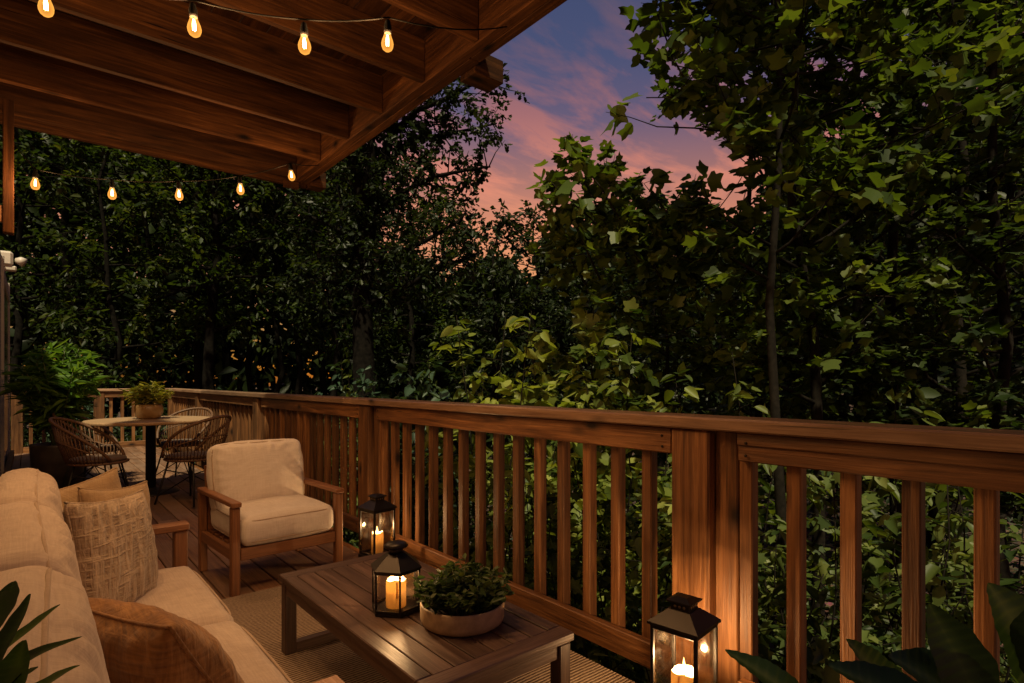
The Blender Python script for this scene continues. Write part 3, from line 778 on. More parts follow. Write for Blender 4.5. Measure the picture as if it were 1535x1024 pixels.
# throw pillows
pillow('throw_pillow', 'plain tan throw pillow farthest along the sofa, leaning on the back cushion', .40, .38, .13, tan_cloth, (.150, 2.58, .555), (.75, .66), -.18, .10, 5)
pillow('throw_pillow', 'plain tan throw pillow tucked behind the large woven one', .40, .40, .12, tan_cloth, (.245, 2.51, .525), (.58, .81), -.12, -.12, 8)
pillow('throw_pillow', 'large crinkled beige woven throw pillow in the middle of the sofa', .43, .40, .15, slub_cloth, (.215, 2.31, .52), (.55, .83), -.16, -.10, 11)
pillow('throw_pillow', 'rust brown velvet throw pillow nearest the camera on the sofa', .40, .38, .17, rust_cloth, (.215, 1.40, .485), (.40, -.92), .55, .06, 15)

# ------------------------------------------------------------------ armchair
ac = thing('armchair', 'wooden lounge armchair with cream cushions facing the coffee table', 'armchair', (1.085, 3.150, 0), math.radians(3.5))
W_, D_ = .615, .60        # local x across, +y towards the back
for sx in (-1, 1):
    MB().box((sx*(W_/2-.025), .025, .226), (.041, .044, .452), .004).build('front_leg', teak['Z'], ac)
    m = MB(); m.bar((sx*(W_/2-.025), D_-.03, .0), (sx*(W_/2-.025), D_-.015, .452), .040, .042, .004, up=(0, 1, 0)); m.build('rear_leg', teak['Z'], ac)
    MB().box((sx*(W_/2-.025), D_/2-.002, .467), (.049, D_+.012, .025), .004).build('arm', teak['Y'], ac)
    MB().box((sx*(W_/2-.025), D_/2, .206), (.028, D_-.10, .058), .003).build('side_rail', teak['Y'], ac)
MB().box((0, .025, .206), (W_-.10, .030, .060), .003).build('front_rail', teak['X'], ac)
m = MB(); m.box((0, D_-.03, .206), (W_-.10, .028, .058), .003)
for z in (.36, .46, .56): m.box((0, D_-.02+(z-.25)*.16, z), (W_-.102, .02, .05), .003)
for sx in (-1, 1): m.bar((sx*(W_/2-.064), D_-.035, .22), (sx*(W_/2-.064), D_+.03, .60), .03, .03, .003, up=(0, 1, 0))
m.build('back_frame', teak['X'], ac)
m = MB()
for k in range(6): m.box((0, .09+k*.085, .226), (W_-.104, .05, .014), .002)
m.build('seat_slats', teak['X'], ac)
M = Matrix.Translation((0, .275, .318)); cushion('seat_cushion', (.508, .56, .145), linen_light, ac, M, r=.04, puff=.022, n=30, seed=31, wrinkle=.003)
R = Matrix(((1, 0, 0, 0), (0, .22, -.975, 0), (0, .975, .22, 0), (0, 0, 0, 1)))
M = Matrix.Translation((0, .50, .535)) @ R
cushion('back_cushion', (.52, .385, .12), linen_light, ac, M, r=.035, puff=.05, n=34, seed=41, wrinkle=.005, folds=.005)

# ------------------------------------------------------------------ dining set
TP = P(226, 738, z=0); TC = (TP[0], TP[1])
t = thing('dining_table', 'round pale wood dining table on a black pedestal at the far end', 'dining table', (TC[0], TC[1], 0))
rt = .545
MB().lathe([(rt-.02, .690), (rt-.004, .697), (rt, .708), (rt, .716), (rt-.004, .722), (.0001, .7225)], n=64, smooth=True).build('tabletop', tabletop_mat, t, ) .data.set_sharp_from_angle(angle=.6)
MB().lathe([(.046, .02), (.044, .68), (.14, .684), (.14, .691)], n=24).build('pedestal', leg_metal, t)
MB().lathe([(.25, 0), (.25, .008), (.20, .016), (.06, .026), (.05, .05)], n=40).build('base', leg_metal, t)
def make_chair(label):
    t = thing('dining_chair', label, 'chair', (0, 0, 0), 0, 'woven dining chairs round the table')
    zs = .40
    # seat rim and pad; front is -y
    m = MB(); m.lathe([(.0001, zs-.016), (.215, zs-.016), (.228, zs-.008), (.228, zs+.002), (.21, zs+.006), (.0001, zs+.004)], n=36); m.build('seat', rattan, t)
    m = MB(); m.lathe([(.0001, zs+.007), (.19, zs+.007), (.208, zs+.016), (.206, zs+.030), (.18, zs+.040), (.0001, zs+.043)], n=36); m.build('seat_pad', seat_pad, t)
    hoop = []; base = []
    for k in range(41):
        f = -1+2*k/40; a = f*math.radians(128)       # 0 = straight back (+y)
        up = math.cos(min(abs(a)/math.radians(128), 1)*PI/2)
        rr = .232+.055*up**.8
        z = zs+.02+.36*up**.85
        hoop.append(Vector((math.sin(a)*rr, math.cos(a)*rr+.045*up, z)))
        base.append(Vector((math.sin(a)*.224, math.cos(a)*.224, zs)))
    m = MB(); m.tube(hoop, .0135, 8); m.build('back_hoop', rattan, t)
    m = MB()
    for k in range(2, 39):
        mid = base[k].lerp(hoop[k], .5); out_ = Vector((mid.x, mid.y, 0)).normalized()*.012
        m.tube([base[k], mid+out_, hoop[k]], .0042, 6)
    mid = [base[k].lerp(hoop[k], .55)+Vector((base[k].x, base[k].y, 0)).normalized()*.013 for k in range(5, 36)]
    m.tube(mid, .006, 6)
    m.build('woven_back', rattan, t)
    for sx in (-1, 1):
        for sy in (-1, 1):
            MB().tube([(sx*.13, sy*.13, zs-.012), (sx*.165, sy*.165, zs*.5), (sx*.205, sy*.205, .0)], .0085, 8).build('leg', leg_metal, t)
    m = MB()
    for sx in (-1, 1): m.tube([(sx*.145, .145, zs*.75), (0, 0, zs*.60), (sx*.19, -.19, zs*.18)], .0055, 6); m.tube([(sx*.145, -.145, zs*.75), (0, 0, zs*.60), (sx*.19, .19, zs*.18)], .0055, 6)
    m.build('brace', leg_metal, t)
    return t
chairs = [((.455, 6.14), 'woven rattan dining chair left of the round table, nearest the sofa'),
          ((1.135, 5.90), 'woven rattan dining chair right of the table, in front of the railing behind the armchair'),
          ((.50, 7.18), 'woven rattan dining chair behind the left side of the round table'),
          ((1.30, 7.25), 'woven rattan dining chair mostly hidden behind the right dining chair')]
proto = make_chair(chairs[0][1])
for i, (c, lab) in enumerate(chairs):
    o = proto if i == 0 else copy_tree(proto)
    o['label'] = lab; o.location = (c[0], c[1], 0)
    back = Vector((c[0]-TC[0], c[1]-TC[1], 0)); o.rotation_euler = (0, 0, math.atan2(*((.35, -.88), (-.80, .60), (.45, -.9), (.75, .65))[i])-PI/2)

# ------------------------------------------------------------------ leaves
def halfleaf(outline, mid):
    """template from the right-hand outline (base to tip) and the midrib height"""
    k = len(outline)
    V = [(0, p[1], 0) if abs(p[0]) < 1e-6 else (p[0], p[1], abs(p[0])*mid - p[1]**2*.16) for p in outline]
    V = [(x, y, z if abs(x) > 1e-6 else -y*y*.16) for x, y, z in V]
    L_ = [(-x, y, z) for x, y, z in V[1:-1]]
    V2 = V+L_
    right = list(range(k)); left = [k-1] + [k+i for i in range(k-2)][::-1] + [0]
    return np.array(V2), [right, left[::-1][0:] if False else [0]+[k+i for i in range(k-2)]+[k-1]][0:2]
def tmpl(outline, mid=.22):
    V, Fs = halfleaf(outline, mid)
    return V, [Fs[0], Fs[1][::-1]]
T_TULIP = tmpl([(0, 0), (.20, .02), (.46, .16), (.50, .34), (.34, .46), (.40, .68), (.36, .92), (.16, .82), (0, .78)], .20)
T_MAPLE = tmpl([(0, 0), (.30, -.06), (.26, .16), (.55, .34), (.30, .44), (.34, .70), (.16, .66), (0, 1.0)], .22)
T_OVATE = tmpl([(0, 0), (.20, .18), (.26, .42), (.18, .72), (0, 1.0)], .30)
T_LANCE = tmpl([(0, 0), (.09, .2), (.12, .45), (.08, .75), (0, 1.0)], .35)
T_SMALL = tmpl([(0, 0), (.26, .35), (.20, .68), (0, 1.0)], .30)
T_OAK = tmpl([(0, 0), (.16, .22), (.30, .45), (.20, .58), (.30, .78), (0, 1.0)], .25)

class Leaves:
    def __init__(s): s.p = []; s.a = []; s.n = []; s.s = []; s.r = []
    def add(s, p, a, n, size, r):
        s.p.append(np.atleast_2d(p)); s.a.append(np.atleast_2d(a)); s.n.append(np.atleast_2d(n)); s.s.append(np.atleast_1d(size)); s.r.append(np.atleast_1d(r))
    def count(s): return sum(len(x) for x in s.s)
    def build(s, name, mat, tpl, parent, keep=None):
        p = np.concatenate(s.p); a = np.concatenate(s.a); n = np.concatenate(s.n); sz = np.concatenate(s.s); r = np.concatenate(s.r)
        if keep is not None:
            k = keep(p + a*sz[:, None]*.5); p, a, n, sz, r = p[k], a[k], n[k], sz[k], r[k]
        a = a/np.linalg.norm(a, axis=1, keepdims=True)
        n = n - a*(n*a).sum(1, keepdims=True); n /= np.linalg.norm(n, axis=1, keepdims=True)+1e-9
        x = np.cross(a, n)
        tv, tf = tpl; k = len(tv); N = len(p)
        rg = np.random.RandomState(N % 9973); bend = rg.normal(1.1, .9, N)[:, None, None]; wid = rg.uniform(.75, 1.2, N)[:, None, None]; skew = rg.normal(0, .16, N)[:, None, None]
        tx, ty, tz = tv[None, :, 0:1], tv[None, :, 1:2], tv[None, :, 2:3]
        V = p[:, None, :] + sz[:, None, None]*((tx*wid + skew*ty**2)*x[:, None, :] + ty*a[:, None, :] + (tz*bend + skew*tx*ty*1.2)*n[:, None, :])
        lo = np.concatenate([np.array(f) for f in tf]); sizes = np.tile([len(f) for f in tf], N)
        loops = (np.arange(N)[:, None]*k + lo[None, :]).ravel()
        return fastmesh(name, V.reshape(-1, 3), loops, sizes, mat, np.repeat(r, k), parent, True)

def unit(v): return v/(np.linalg.norm(v, axis=-1, keepdims=True)+1e-9)

def twig_leaves(lv, rng, a, b, n, size, droop=.35, flat=.75, spread=1.0, tone=0.0):
    """n leaves along a twig from a to b, alternate sides, blades near level"""
    f = rng.uniform(.1, 1.05, n); base = a[None]+(b-a)[None]*f[:, None]
    d = unit(b-a); sd = unit(np.cross(d, [0, 0, 1.])+1e-6)
    sgn = rng.choice([-1, 1], n)
    ax = d[None]*rng.uniform(.1, .9, (n, 1)) + sd[None]*(sgn*rng.uniform(.4, 1.1, n)*spread)[:, None] + rng.normal(0, .3, (n, 3))
    ax[:, 2] -= droop*rng.uniform(0, 1.4, n)
    nr = np.array([0, 0, 1.])[None]*flat + rng.normal(0, .40, (n, 3))
    base = base + rng.normal(0, size*.25, (n, 3))
    lv.add(base, unit(ax), nr, size*rng.uniform(.6, 1.15, n), np.clip(rng.normal(.45+tone, .22, n), 0, 1))

def grow(root, rng, base, top, r0, limbs, leaf, mat, tpl, bark_mat, keep=None, sides=7, wiggle=.05, fork=None):
    """limbs: list of (height fraction, azimuth, length, rise, n twigs); leaf: (size, per twig, twig length, droop, flat)"""
    base = np.array(base, float); top = np.array(top, float); o = np.array(root.location)
    m = MB(); lv = Leaves()
    npt = 9; tr = []
    for k in range(npt):
        f = k/(npt-1); p = base+(top-base)*f
        if 0 < k: p = p + rng.normal(0, wiggle, 3)*np.array([1, 1, .2])
        tr.append(p)
    tr = np.array(tr)
    m.tube([tuple(p-o) for p in tr], [r0*(1-.86*k/(npt-1))*(1.35 if k == 0 else 1) for k in range(npt)], sides)
    def at(f):
        q = f*(npt-1); i = min(int(q), npt-2); return tr[i]+(tr[i+1]-tr[i])*(q-i)
    size, per, tl, droop, flat = leaf
    for (hf, az, ln, rise, nt) in limbs:
        s = at(hf); d = np.array([math.cos(az), math.sin(az), rise]); d /= np.linalg.norm(d)
        n = 6; pts = [s]
        for k in range(1, n+1):
            d = unit(d + rng.normal(0, .13, 3) + np.array([0, 0, .02]))
            pts.append(pts[-1]+d*ln/n)
        pts = np.array(pts)
        if keep is not None:
            ok = keep(pts); cut = n+1
            for k in range(1, n+1):
                if not ok[k]: cut = k; break
            if cut < 3: continue
            pts = pts[:cut]; n = cut-1
        rb = r0*(1-.8*hf)*.48
        m.tube([tuple(p-o) for p in pts], [max(.004, rb*(1-.85*k/n)) for k in range(n+1)], 5)
        for _ in range(nt):
            f = rng.uniform(.18, 1.0)**.8; q = f*n; i = min(int(q), n-1); ps = pts[i]+(pts[i+1]-pts[i])*(q-i)
            ld = unit(pts[i+1]-pts[i]); td = unit(ld*rng.uniform(.2, 1)+rng.normal(0, .75, 3)+np.array([0, 0, .1]))
            pe = ps+td*tl*rng.uniform(.6, 1.3)
            if keep is not None and not keep(pe[None])[0]: continue
            m.tube([tuple(ps-o), tuple((ps+pe)/2-o+rng.normal(0, .02, 3)), tuple(pe-o)], [max(.0035, rb*.16), .003, .002], 4)
            twig_leaves(lv, rng, ps-o, pe-o, per, size, droop, flat, tone=rng.normal(0, .10))
    m.build('trunk', bark_mat, root)
    if lv.count():
        lv.build('crown', mat, tpl, root)
    return root

def inpoly(x, y, poly):
    x = np.asarray(x); y = np.asarray(y); c = np.zeros(x.shape, bool)
    n = len(poly)
    for i in range(n):
        x1, y1 = poly[i]; x2, y2 = poly[i-1]
        cond = ((y1 > y) != (y2 > y)) & (x < (x2-x1)*(y-y1)/((y2-y1) + 1e-9)+x1)
        c ^= cond
    return c
# the clearing in the canopy, as it opens from the deck: limbs are pruned where they would cross it
CLEAR = [(850, -60), (765, 100), (795, 150), (765, 215), (752, 265), (708, 290), (722, 318), (790, 332), (828, 322), (820, 266), (850, 214), (888, 222), (912, 172), (948, 152), (950, 60), (972, -60)]
GAP = [(880, 217), (905, 190), (940, 196), (975, 188), (1078, 184), (1112, 225), (1130, 262), (1125, 320), (1090, 318), (1058, 300), (1000, 280), (985, 284), (965, 302), (930, 260), (905, 248)]
def keep_clear(p):
    x, y, dd = proj(p); x = x+8*np.sin(p[..., 0]*31+p[..., 2]*17)+6*np.sin(p[..., 1]*53+p[..., 2]*41); y = y+8*np.sin(p[..., 1]*29+p[..., 0]*23)+6*np.sin(p[..., 2]*61); return ~((inpoly(x, y, CLEAR) | inpoly(x, y, GAP)) & (dd > .2))
def keep_far(p):
    x, y, dd = proj(p); return ~(inpoly(x, y, [(845, -60), (775, 120), (795, 160), (770, 200), (752, 262), (715, 296), (740, 322), (800, 330), (1150, 345), (1180, -60)]) & (dd > .2))

GZ = -2.3
def ground_pt(px, t, z=GZ):
    u = (px-CX)/F; return (t*(FW[0]+RT[0]*u), t*(FW[1]+RT[1]*u), z)
def zof(py, t): return H-(py-HY)*t/F

def limbs_ring(rng, n, h0, h1, lmax, rise, nt, shape='dome', az0=None, azw=None):
    out = []
    for k in range(n):
        f = h0+(h1-h0)*(k+rng.uniform(0, .8))/n; q = (f-h0)/(h1-h0+1e-6)
        L_ = lmax*((1-q)**.6*.8+.25 if shape == 'cone' else math.sin(PI*(.18+.74*q)))
        az = k*2.399+rng.uniform(-.4, .4)
        if az0 is not None: az = az0+rng.uniform(-azw, azw)
        out.append((f, az, L_*rng.uniform(.75, 1.2), rise*rng.uniform(.5, 1.4), nt))
    return out

# --- the sapling stand of broad leaves to the right of the clearing
stand = [ # px of the foot, distance, height top, lean top px, radius, limb length, n limbs, label
    (1232, 4.9, 7.6, 1180, .062, 1.5, 34, 'slender dark tree leaning left with lobed leaves, right of the clearing in the sky'),
    (1262, 5.9, 7.6, 1290, .055, 1.6, 30, 'thin upright sapling just right of the leaning slender tree'),
    (1340, 5.4, 8.2, 1350, .070, 1.7, 34, 'broad leaved tree rising behind the railing in the right part of the view'),
    (1515, 4.6, 7.6, 1470, .060, 1.5, 34, 'broad leaved tree with a thin dark trunk at the far right edge'),
    (1120, 6.6, 6.2, 1130, .060, 1.6, 28, 'leafy tree whose crown hangs below the pink gap in the sky'),
    (1010, 5.2, 2.75, 990, .045, 1.3, 26, 'bushy young tree with large yellow green lobed leaves below the clearing'),
    (1440, 7.6, 10.2, 1440, .09, 2.3, 36, 'taller dark tree standing behind the right hand saplings'),
]
def make_stand(i, px, t, zt, pxt, r, ll, n, label):
    rng = np.random.RandomState(100+i)
    b = ground_pt(px, t); tp = ground_pt(pxt, t*1.03, zt)
    root = thing('broadleaf_tree', label, 'tree', b)
    lim = limbs_ring(rng, n, .22, .98, ll, .45, 11)
    return grow(root, rng, b, tp, r, lim, (.102, 13, .46, .40, 1.25), lf_dark if i in (2, 3, 6) else lf_tulip, T_TULIP, bark_light, keep_clear, wiggle=.05)
for i, a in enumerate(stand): make_stand(i, *a)

# the near branch tree whose leaves hang over the sky from the upper right
rng = np.random.RandomState(77)
b = ground_pt(1200, 3.9); root = thing('broadleaf_tree', 'tree with big yellow green lobed leaves hanging across the sunset sky from the upper right', 'tree', b)
tp = ground_pt(1130, 4.0, 5.6)
lim = limbs_ring(rng, 26, .50, 1.0, 1.25, .35, 10)
lim += [(f, math.atan2(-RT[1], -RT[0])+da, ln, rs, 13) for f, da, ln, rs in ((.62, .15, 1.5, .35), (.66, -.2, 1.45, .25), (.74, .1, 1.3, .35), (.82, -.1, 1.15, .3), (.55, .1, 1.6, .3), (.88, .2, 1.1, .4), (.95, 0., .9, .3))]
grow(root, rng, b, tp, .05, lim, (.122, 9, .40, .42, 1.1), lf_tulip, T_TULIP, bark_light, keep_clear)
# bare limb and long twig crossing the sky, with single leaves along them
o = np.array(b); m = MB(); lv = Leaves()
def q_(px, py, t): return np.array(P(px, py, t=t))
for pts, r, lf in (([q_(1192, 300, 4.0), q_(1150, 235, 4.0), q_(1100, 205, 4.0), q_(1045, 150, 3.95), q_(1010, 90, 3.9), q_(985, 20, 3.9)], .016, [(f, 3) for f in (.45, .55, .62, .7, .78, .86, .93, 1)]),
                   ([q_(1095, 198, 4.0), q_(1040, 192, 4.0), q_(985, 190, 3.95), q_(945, 176, 3.9), q_(908, 168, 3.9)], .007, [(.15, 1), (.35, 1), (.62, 1), (.78, 2), (.88, 2), (1, 2)]),
                   ([q_(1010, 330, 4.6), q_(985, 300, 4.6), q_(965, 275, 4.6), q_(1000, 262, 4.6)], .007, [(.6, 1), (.8, 2), (1, 2)]),
                   ([q_(930, 330, 4.3), q_(900, 280, 4.3), q_(872, 245, 4.3), q_(852, 212, 4.3)], .008, [(.3, 2), (.5, 3), (.7, 3), (.85, 2), (1, 2)]),
                   ([q_(900, 340, 4.3), q_(865, 310, 4.3), q_(838, 285, 4.3), q_(822, 268, 4.3)], .007, [(.4, 2), (.7, 3), (.9, 2), (1, 2)]),
                   ([q_(1080, 330, 4.6), q_(1060, 295, 4.6), q_(1048, 262, 4.6)], .006, [(.5, 2), (.8, 2), (1, 2)])):
    n_ = len(pts); m.tube([tuple(p-o) for p in pts], [r*(1-.75*k/(n_-1)) for k in range(n_)], 6)
    for f, c in lf:
        w = min(f*(n_-1), n_-1.001); k = int(w); ps = pts[k]+(pts[k+1]-pts[k])*(w-k)
        twig_leaves(lv, rng, ps-o, ps-o+unit(rng.normal(0, 1, 3))*.10, c, .135, .5, .6, tone=.1)
# leafy sprays reaching up into the lower right of the clearing
for pts, r in (([q_(940, 400, 4.5), q_(905, 330, 4.5), q_(880, 280, 4.5), q_(862, 240, 4.5), q_(852, 215, 4.5)], .010), ([q_(900, 420, 4.6), q_(868, 350, 4.6), q_(845, 305, 4.6), q_(826, 272, 4.6)], .009),
               ([q_(960, 400, 4.4), q_(935, 330, 4.4), q_(915, 280, 4.4), q_(905, 245, 4.4)], .009), ([q_(1010, 420, 4.7), q_(990, 350, 4.7), q_(965, 300, 4.7), q_(950, 275, 4.7)], .009),
               ([q_(1060, 420, 4.9), q_(1045, 350, 4.9), q_(1030, 300, 4.9), q_(1042, 275, 4.9)], .008), ([q_(880, 430, 4.8), q_(850, 380, 4.8), q_(828, 340, 4.8)], .008), ([q_(1000, 430, 4.4), q_(960, 370, 4.4), q_(925, 345, 4.4)], .008)):
    n_ = len(pts); m.tube([tuple(p-o) for p in pts], [r*(1-.75*k/(n_-1)) for k in range(n_)], 6)
    for s_ in range(26):
        w = rng.uniform(.1, 1)*(n_-1.001); k = int(w); ps = pts[k]+(pts[k+1]-pts[k])*(w-k); td = unit(unit(pts[k+1]-pts[k])*.5+rng.normal(0, .6, 3)); pe = ps+td*rng.uniform(.12, .30)*(1.25-w/(n_-1)*.6)
        m.tube([tuple(ps-o), tuple(pe-o)], [.003, .0016], 4); twig_leaves(lv, rng, ps-o, pe-o, 5, .105, .45, 1.0, tone=rng.normal(.06, .1))
m.build('branch', bark_light, root); lv.build('foliage', lf_tulip, T_TULIP, root)

# --- young bushy growth in the middle, just over the rail
mid_shrubs = [ # px, distance, top row, radius, leaf mat, template, size, label
    (735, 4.6, 400, .75, lf_bright, T_OVATE, .13, 'tall pale green shrub with a leafy pointed tip rising above the middle of the railing'),
    (850, 5.2, 400, .95, lf_bright, T_TULIP, .15, 'yellow green leafy sapling above the railing, right of the pointed pale shrub'),
    (930, 4.2, 470, .8, lf_bright, T_OVATE, .13, 'rounded leafy shrub close behind the middle of the railing'),
    (635, 5.2, 492, .50, lf_blue, T_OVATE, .16, 'small bluish green shrub with drooping leaves left of the pale shrub'),
    (515, 8.2, 560, .55, lf_shrub, T_OVATE, .10, 'small bright shrub just over the railing in front of the forked tree'),
    (1085, 4.0, 520, .8, lf_shrub, T_OVATE, .12, 'dense leafy shrub behind the railing near the thick post'),
    (1330, 3.5, 590, .75, lf_shrub, T_OVATE, .12, 'leafy shrub with arching sprays just over the rail at right'),
]
def shrub(i, px, t, ytop, rad, mat, tpl, size, label, name='leafy_shrub', nst=9, per=7, dens=1.0):
    rng = np.random.RandomState(300+i)
    b = np.array(ground_pt(px, t)); zt = zof(ytop, t)
    root = thing(name, label, 'shrub', tuple(b))
    m = MB(); lv = Leaves()
    for k in range(nst):
        az = k*2.399+rng.uniform(-.3, .3); rr = rad*math.sqrt((k+.3)/nst)
        top = np.array([rr*math.cos(az), rr*math.sin(az), (zt-b[2])*(1-.38*(rr/rad)**2)*rng.uniform(.9, 1.02)])
        n = 10; pts = [np.array([rng.normal(0, .05), rng.normal(0, .05), 0])]
        for q in range(1, n+1):
            f = q/n; pts.append(np.array([top[0]*f**1.3, top[1]*f**1.3, top[2]*f])+rng.normal(0, .02, 3))
        m.tube([tuple(p) for p in pts], [.014*(1-.8*q/n) for q in range(n+1)], 5)
        for q in range(int(24*dens)):
            f = .18+.82*(q+rng.uniform(0, 1))/(24*dens); w = f*n; j = min(int(w), n-1); ps = pts[j]+(pts[j+1]-pts[j])*(w-j)
            a2 = rng.uniform(0, 2*PI); tl = rad*.55*(1.15-f*.75)*rng.uniform(.5, 1.2)
            pe = ps+np.array([math.cos(a2)*tl, math.sin(a2)*tl, tl*rng.uniform(-.1, .5)])
            m.tube([tuple(ps), tuple(pe)], [.004, .0018], 4)
            twig_leaves(lv, rng, ps, pe, per, size, .55, .85, tone=rng.normal(0, .10))
    m.build('stems', bark_light, root); lv.build('foliage', mat, tpl, root)
    return root
for i, a in enumerate(mid_shrubs): shrub(i, *a)
# growth below the deck, seen between the balusters
under = [(610, 6.2, 640), (690, 4.9, 650), (770, 4.1, 655), (860, 3.5, 665), (960, 3.2, 675), (1110, 2.9, 690), (1235, 2.9, 700), (1400, 2.75, 705), (1520, 2.9, 690), (480, 9.0, 600)]
for i, (px, t, yt) in enumerate(under):
    shrub(20+i, px, t, yt, .62, (lf_shrub, lf_mid, lf_shrub, lf_dark)[i % 4], T_OVATE if i % 3 else T_MAPLE, .10, 'low leafy bush below the deck, seen between the railing balusters', 'low_bush', 8, 6)['group'] = 'bushes below the deck seen through the balusters'

# --- the forked tree left of the clearing
rng = np.random.RandomState(5)
t0 = 11.5
b = ground_pt(548, t0); root = thing('forked_tree', 'large dark forked tree with small leaves standing left of the clearing', 'tree', b)
def forked():
    o = np.array(b); m = MB(); lv = Leaves()
    def q(px, py, t=t0): return np.array(ground_pt(px, t, zof(py, t)))
    stems = [([q(548, 760), q(546, 590), q(543, 450), q(548, 340), q(540, 280), q(528, 210), q(520, 130), q(515, 40)], .26),
             ([q(546, 400), q(556, 320), q(572, 250), q(590, 190), q(602, 120), q(610, 30)], .15),
             ([q(544, 330, 11.4), q(556, 250, 11.2), q(558, 180, 11.1), q(560, 80, 11.0)], .12),
             ([q(590, 200), q(625, 165, 11.3), q(665, 150, 11.1), q(705, 128, 10.9), q(740, 125, 10.8)], .07),
             ([q(575, 250), q(610, 215, 11.6), q(650, 205, 11.8), q(700, 195, 12), q(745, 185, 12)], .065),
             ([q(560, 320), q(600, 290, 11.2), q(650, 265, 10.9), q(700, 255, 10.7), q(735, 250, 10.6)], .065),
             ([q(548, 400), q(590, 385, 11.2), q(640, 360, 11.0), q(690, 330, 10.8), q(700, 315, 10.8)], .07),
             ([q(546, 460), q(610, 430, 11.2), q(660, 400, 11.0), q(720, 380, 10.8)], .08),
             ([q(530, 240), q(500, 200, 11.2), q(470, 180, 11)], .07),
             ([q(545, 380), q(500, 340, 11.2), q(455, 320, 11.0)], .07),
             ([q(545, 440), q(490, 420, 11.6), q(440, 410, 11.8)], .06),
             ([q(603, 130), q(640, 95, 11.3), q(680, 75, 11.2)], .06)]
    for pts, r in stems:
        n = len(pts); m.tube([tuple(p-o) for p in pts], [max(.012, r*(1-.75*k/(n-1))) for k in range(n)], 8)
        for s in range(len(pts)-1):
            if r > .2 and s < 2: continue
            L_ = np.linalg.norm(pts[s+1]-pts[s])
            for _ in range(int(6+L_*11)):
                f = rng.uniform(0, 1); ps = pts[s]+(pts[s+1]-pts[s])*f
                d = unit(rng.normal(0, 1, 3)+np.array([0, 0, .1])); pe = ps+d*rng.uniform(.25, .8)
                if not keep_far(pe[None])[0]: continue
                m.tube([tuple(ps-o), tuple((ps+pe)/2-o+rng.normal(0, .04, 3)), tuple(pe-o)], [.014, .009, .004], 4)
                for _ in range(2):
                    p2 = pe+unit(rng.normal(0, 1, 3))*rng.uniform(.15, .4)
                    twig_leaves(lv, rng, (ps+pe)/2*.4+pe*.6-o, p2-o, 10, .125, .4, .5, tone=rng.normal(0, .12))
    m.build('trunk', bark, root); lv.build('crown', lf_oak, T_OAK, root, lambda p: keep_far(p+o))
forked()

# --- the dense wood at the left and behind
WL = 'dark broadleaf tree standing in the dense wood beyond the far end of the deck'
wood_trees = [ # px, t, top row, trunk radius, limb length
    (18, 17, 60, .15, 2.6), (105, 19, 20, .20, 2.8), (170, 16, 120, .12, 2.3), (228, 21, 40, .16, 2.8), (290, 17.5, 60, .15, 2.4),
    (318, 16.5, 20, .20, 2.6), (372, 22, 90, .14, 2.6), (418, 19, 60, .11, 2.4), (447, 20, 100, .15, 2.4), (480, 23, 60, .16, 2.8),
    (610, 21, 250, .16, 2.2), (665, 24, 290, .16, 2.0), (60, 25, 0, .2, 3.2), (345, 27, 40, .2, 3.0), (200, 27, 60, .2, 3.0), (505, 17, 150, .13, 2.0)]
for i, (px, t, yt, r, ll) in enumerate(wood_trees):
    rng = np.random.RandomState(500+i); b = ground_pt(px, t); tp = ground_pt(px+rng.uniform(-12, 12), t, zof(yt, t))
    root = thing('woodland_tree', WL, 'tree', b, 0, 'dense wood at the left')
    lim = limbs_ring(rng, 30, .34 if 250 < px < 520 else .22, .98, ll, .25, 10)
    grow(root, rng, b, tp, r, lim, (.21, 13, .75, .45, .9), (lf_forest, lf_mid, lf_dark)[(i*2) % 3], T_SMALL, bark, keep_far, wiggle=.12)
# darker tree tops low in the clearing, and trees behind the right stand
back = [(745, 17, 330, 'dark round topped tree low in the clearing beside the forked tree'), (800, 20, 322, 'dark tree at the bottom of the clearing under the orange sky'),
        (880, 19, 395, 'dark tree behind the yellow green saplings in the middle'), (985, 16, 400, 'dark tree filling the gap under the pink sky at right of the clearing')]
for i, (px, t, yt, lab) in enumerate(back):
    rng = np.random.RandomState(700+i); b = ground_pt(px, t); tp = ground_pt(px, t, zof(yt, t))
    root = thing('dark_tree', lab, 'tree', b)
    grow(root, rng, b, tp, .15, limbs_ring(rng, 30, .2, 1.0, 1.9, .35, 9), (.20, 10, .55, .4, .6), lf_oak, T_SMALL, bark, None, wiggle=.08)
BR = 'dark leafy tree standing behind the saplings in the right half of the view'
for i, (px, t, yt) in enumerate([(1090, 11, 350), (1190, 12, 140), (1290, 10, -60), (1400, 11, -100), (1500, 9.5, -60), (1600, 8, -60), (1350, 15, -60), (1530, 14, -100)]):
    rng = np.random.RandomState(800+i); b = ground_pt(px, t); tp = ground_pt(px, t, zof(yt, t))
    root = thing('woodland_tree', BR, 'tree', b, 0, 'trees behind the saplings at right')
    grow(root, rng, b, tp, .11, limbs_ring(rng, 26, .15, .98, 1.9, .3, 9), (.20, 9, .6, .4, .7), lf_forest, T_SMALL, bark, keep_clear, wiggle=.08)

# low undergrowth along the outside of the far deck
for i, (px, t, yt) in enumerate([(30, 14.5, 560), (120, 14, 575), (215, 13.5, 560), (310, 13, 572), (400, 12, 566), (455, 10.8, 575), (565, 9.5, 578), (540, 10.4, 512)]):
    shrub(60+i, px, t, yt, .95, lf_blue if i % 2 else lf_forest, T_OVATE, .15, 'dark bush rising just above the railing at the far end of the deck', 'woodland_bush', 9, 7, .9)['group'] = 'bushes beyond the far railing'

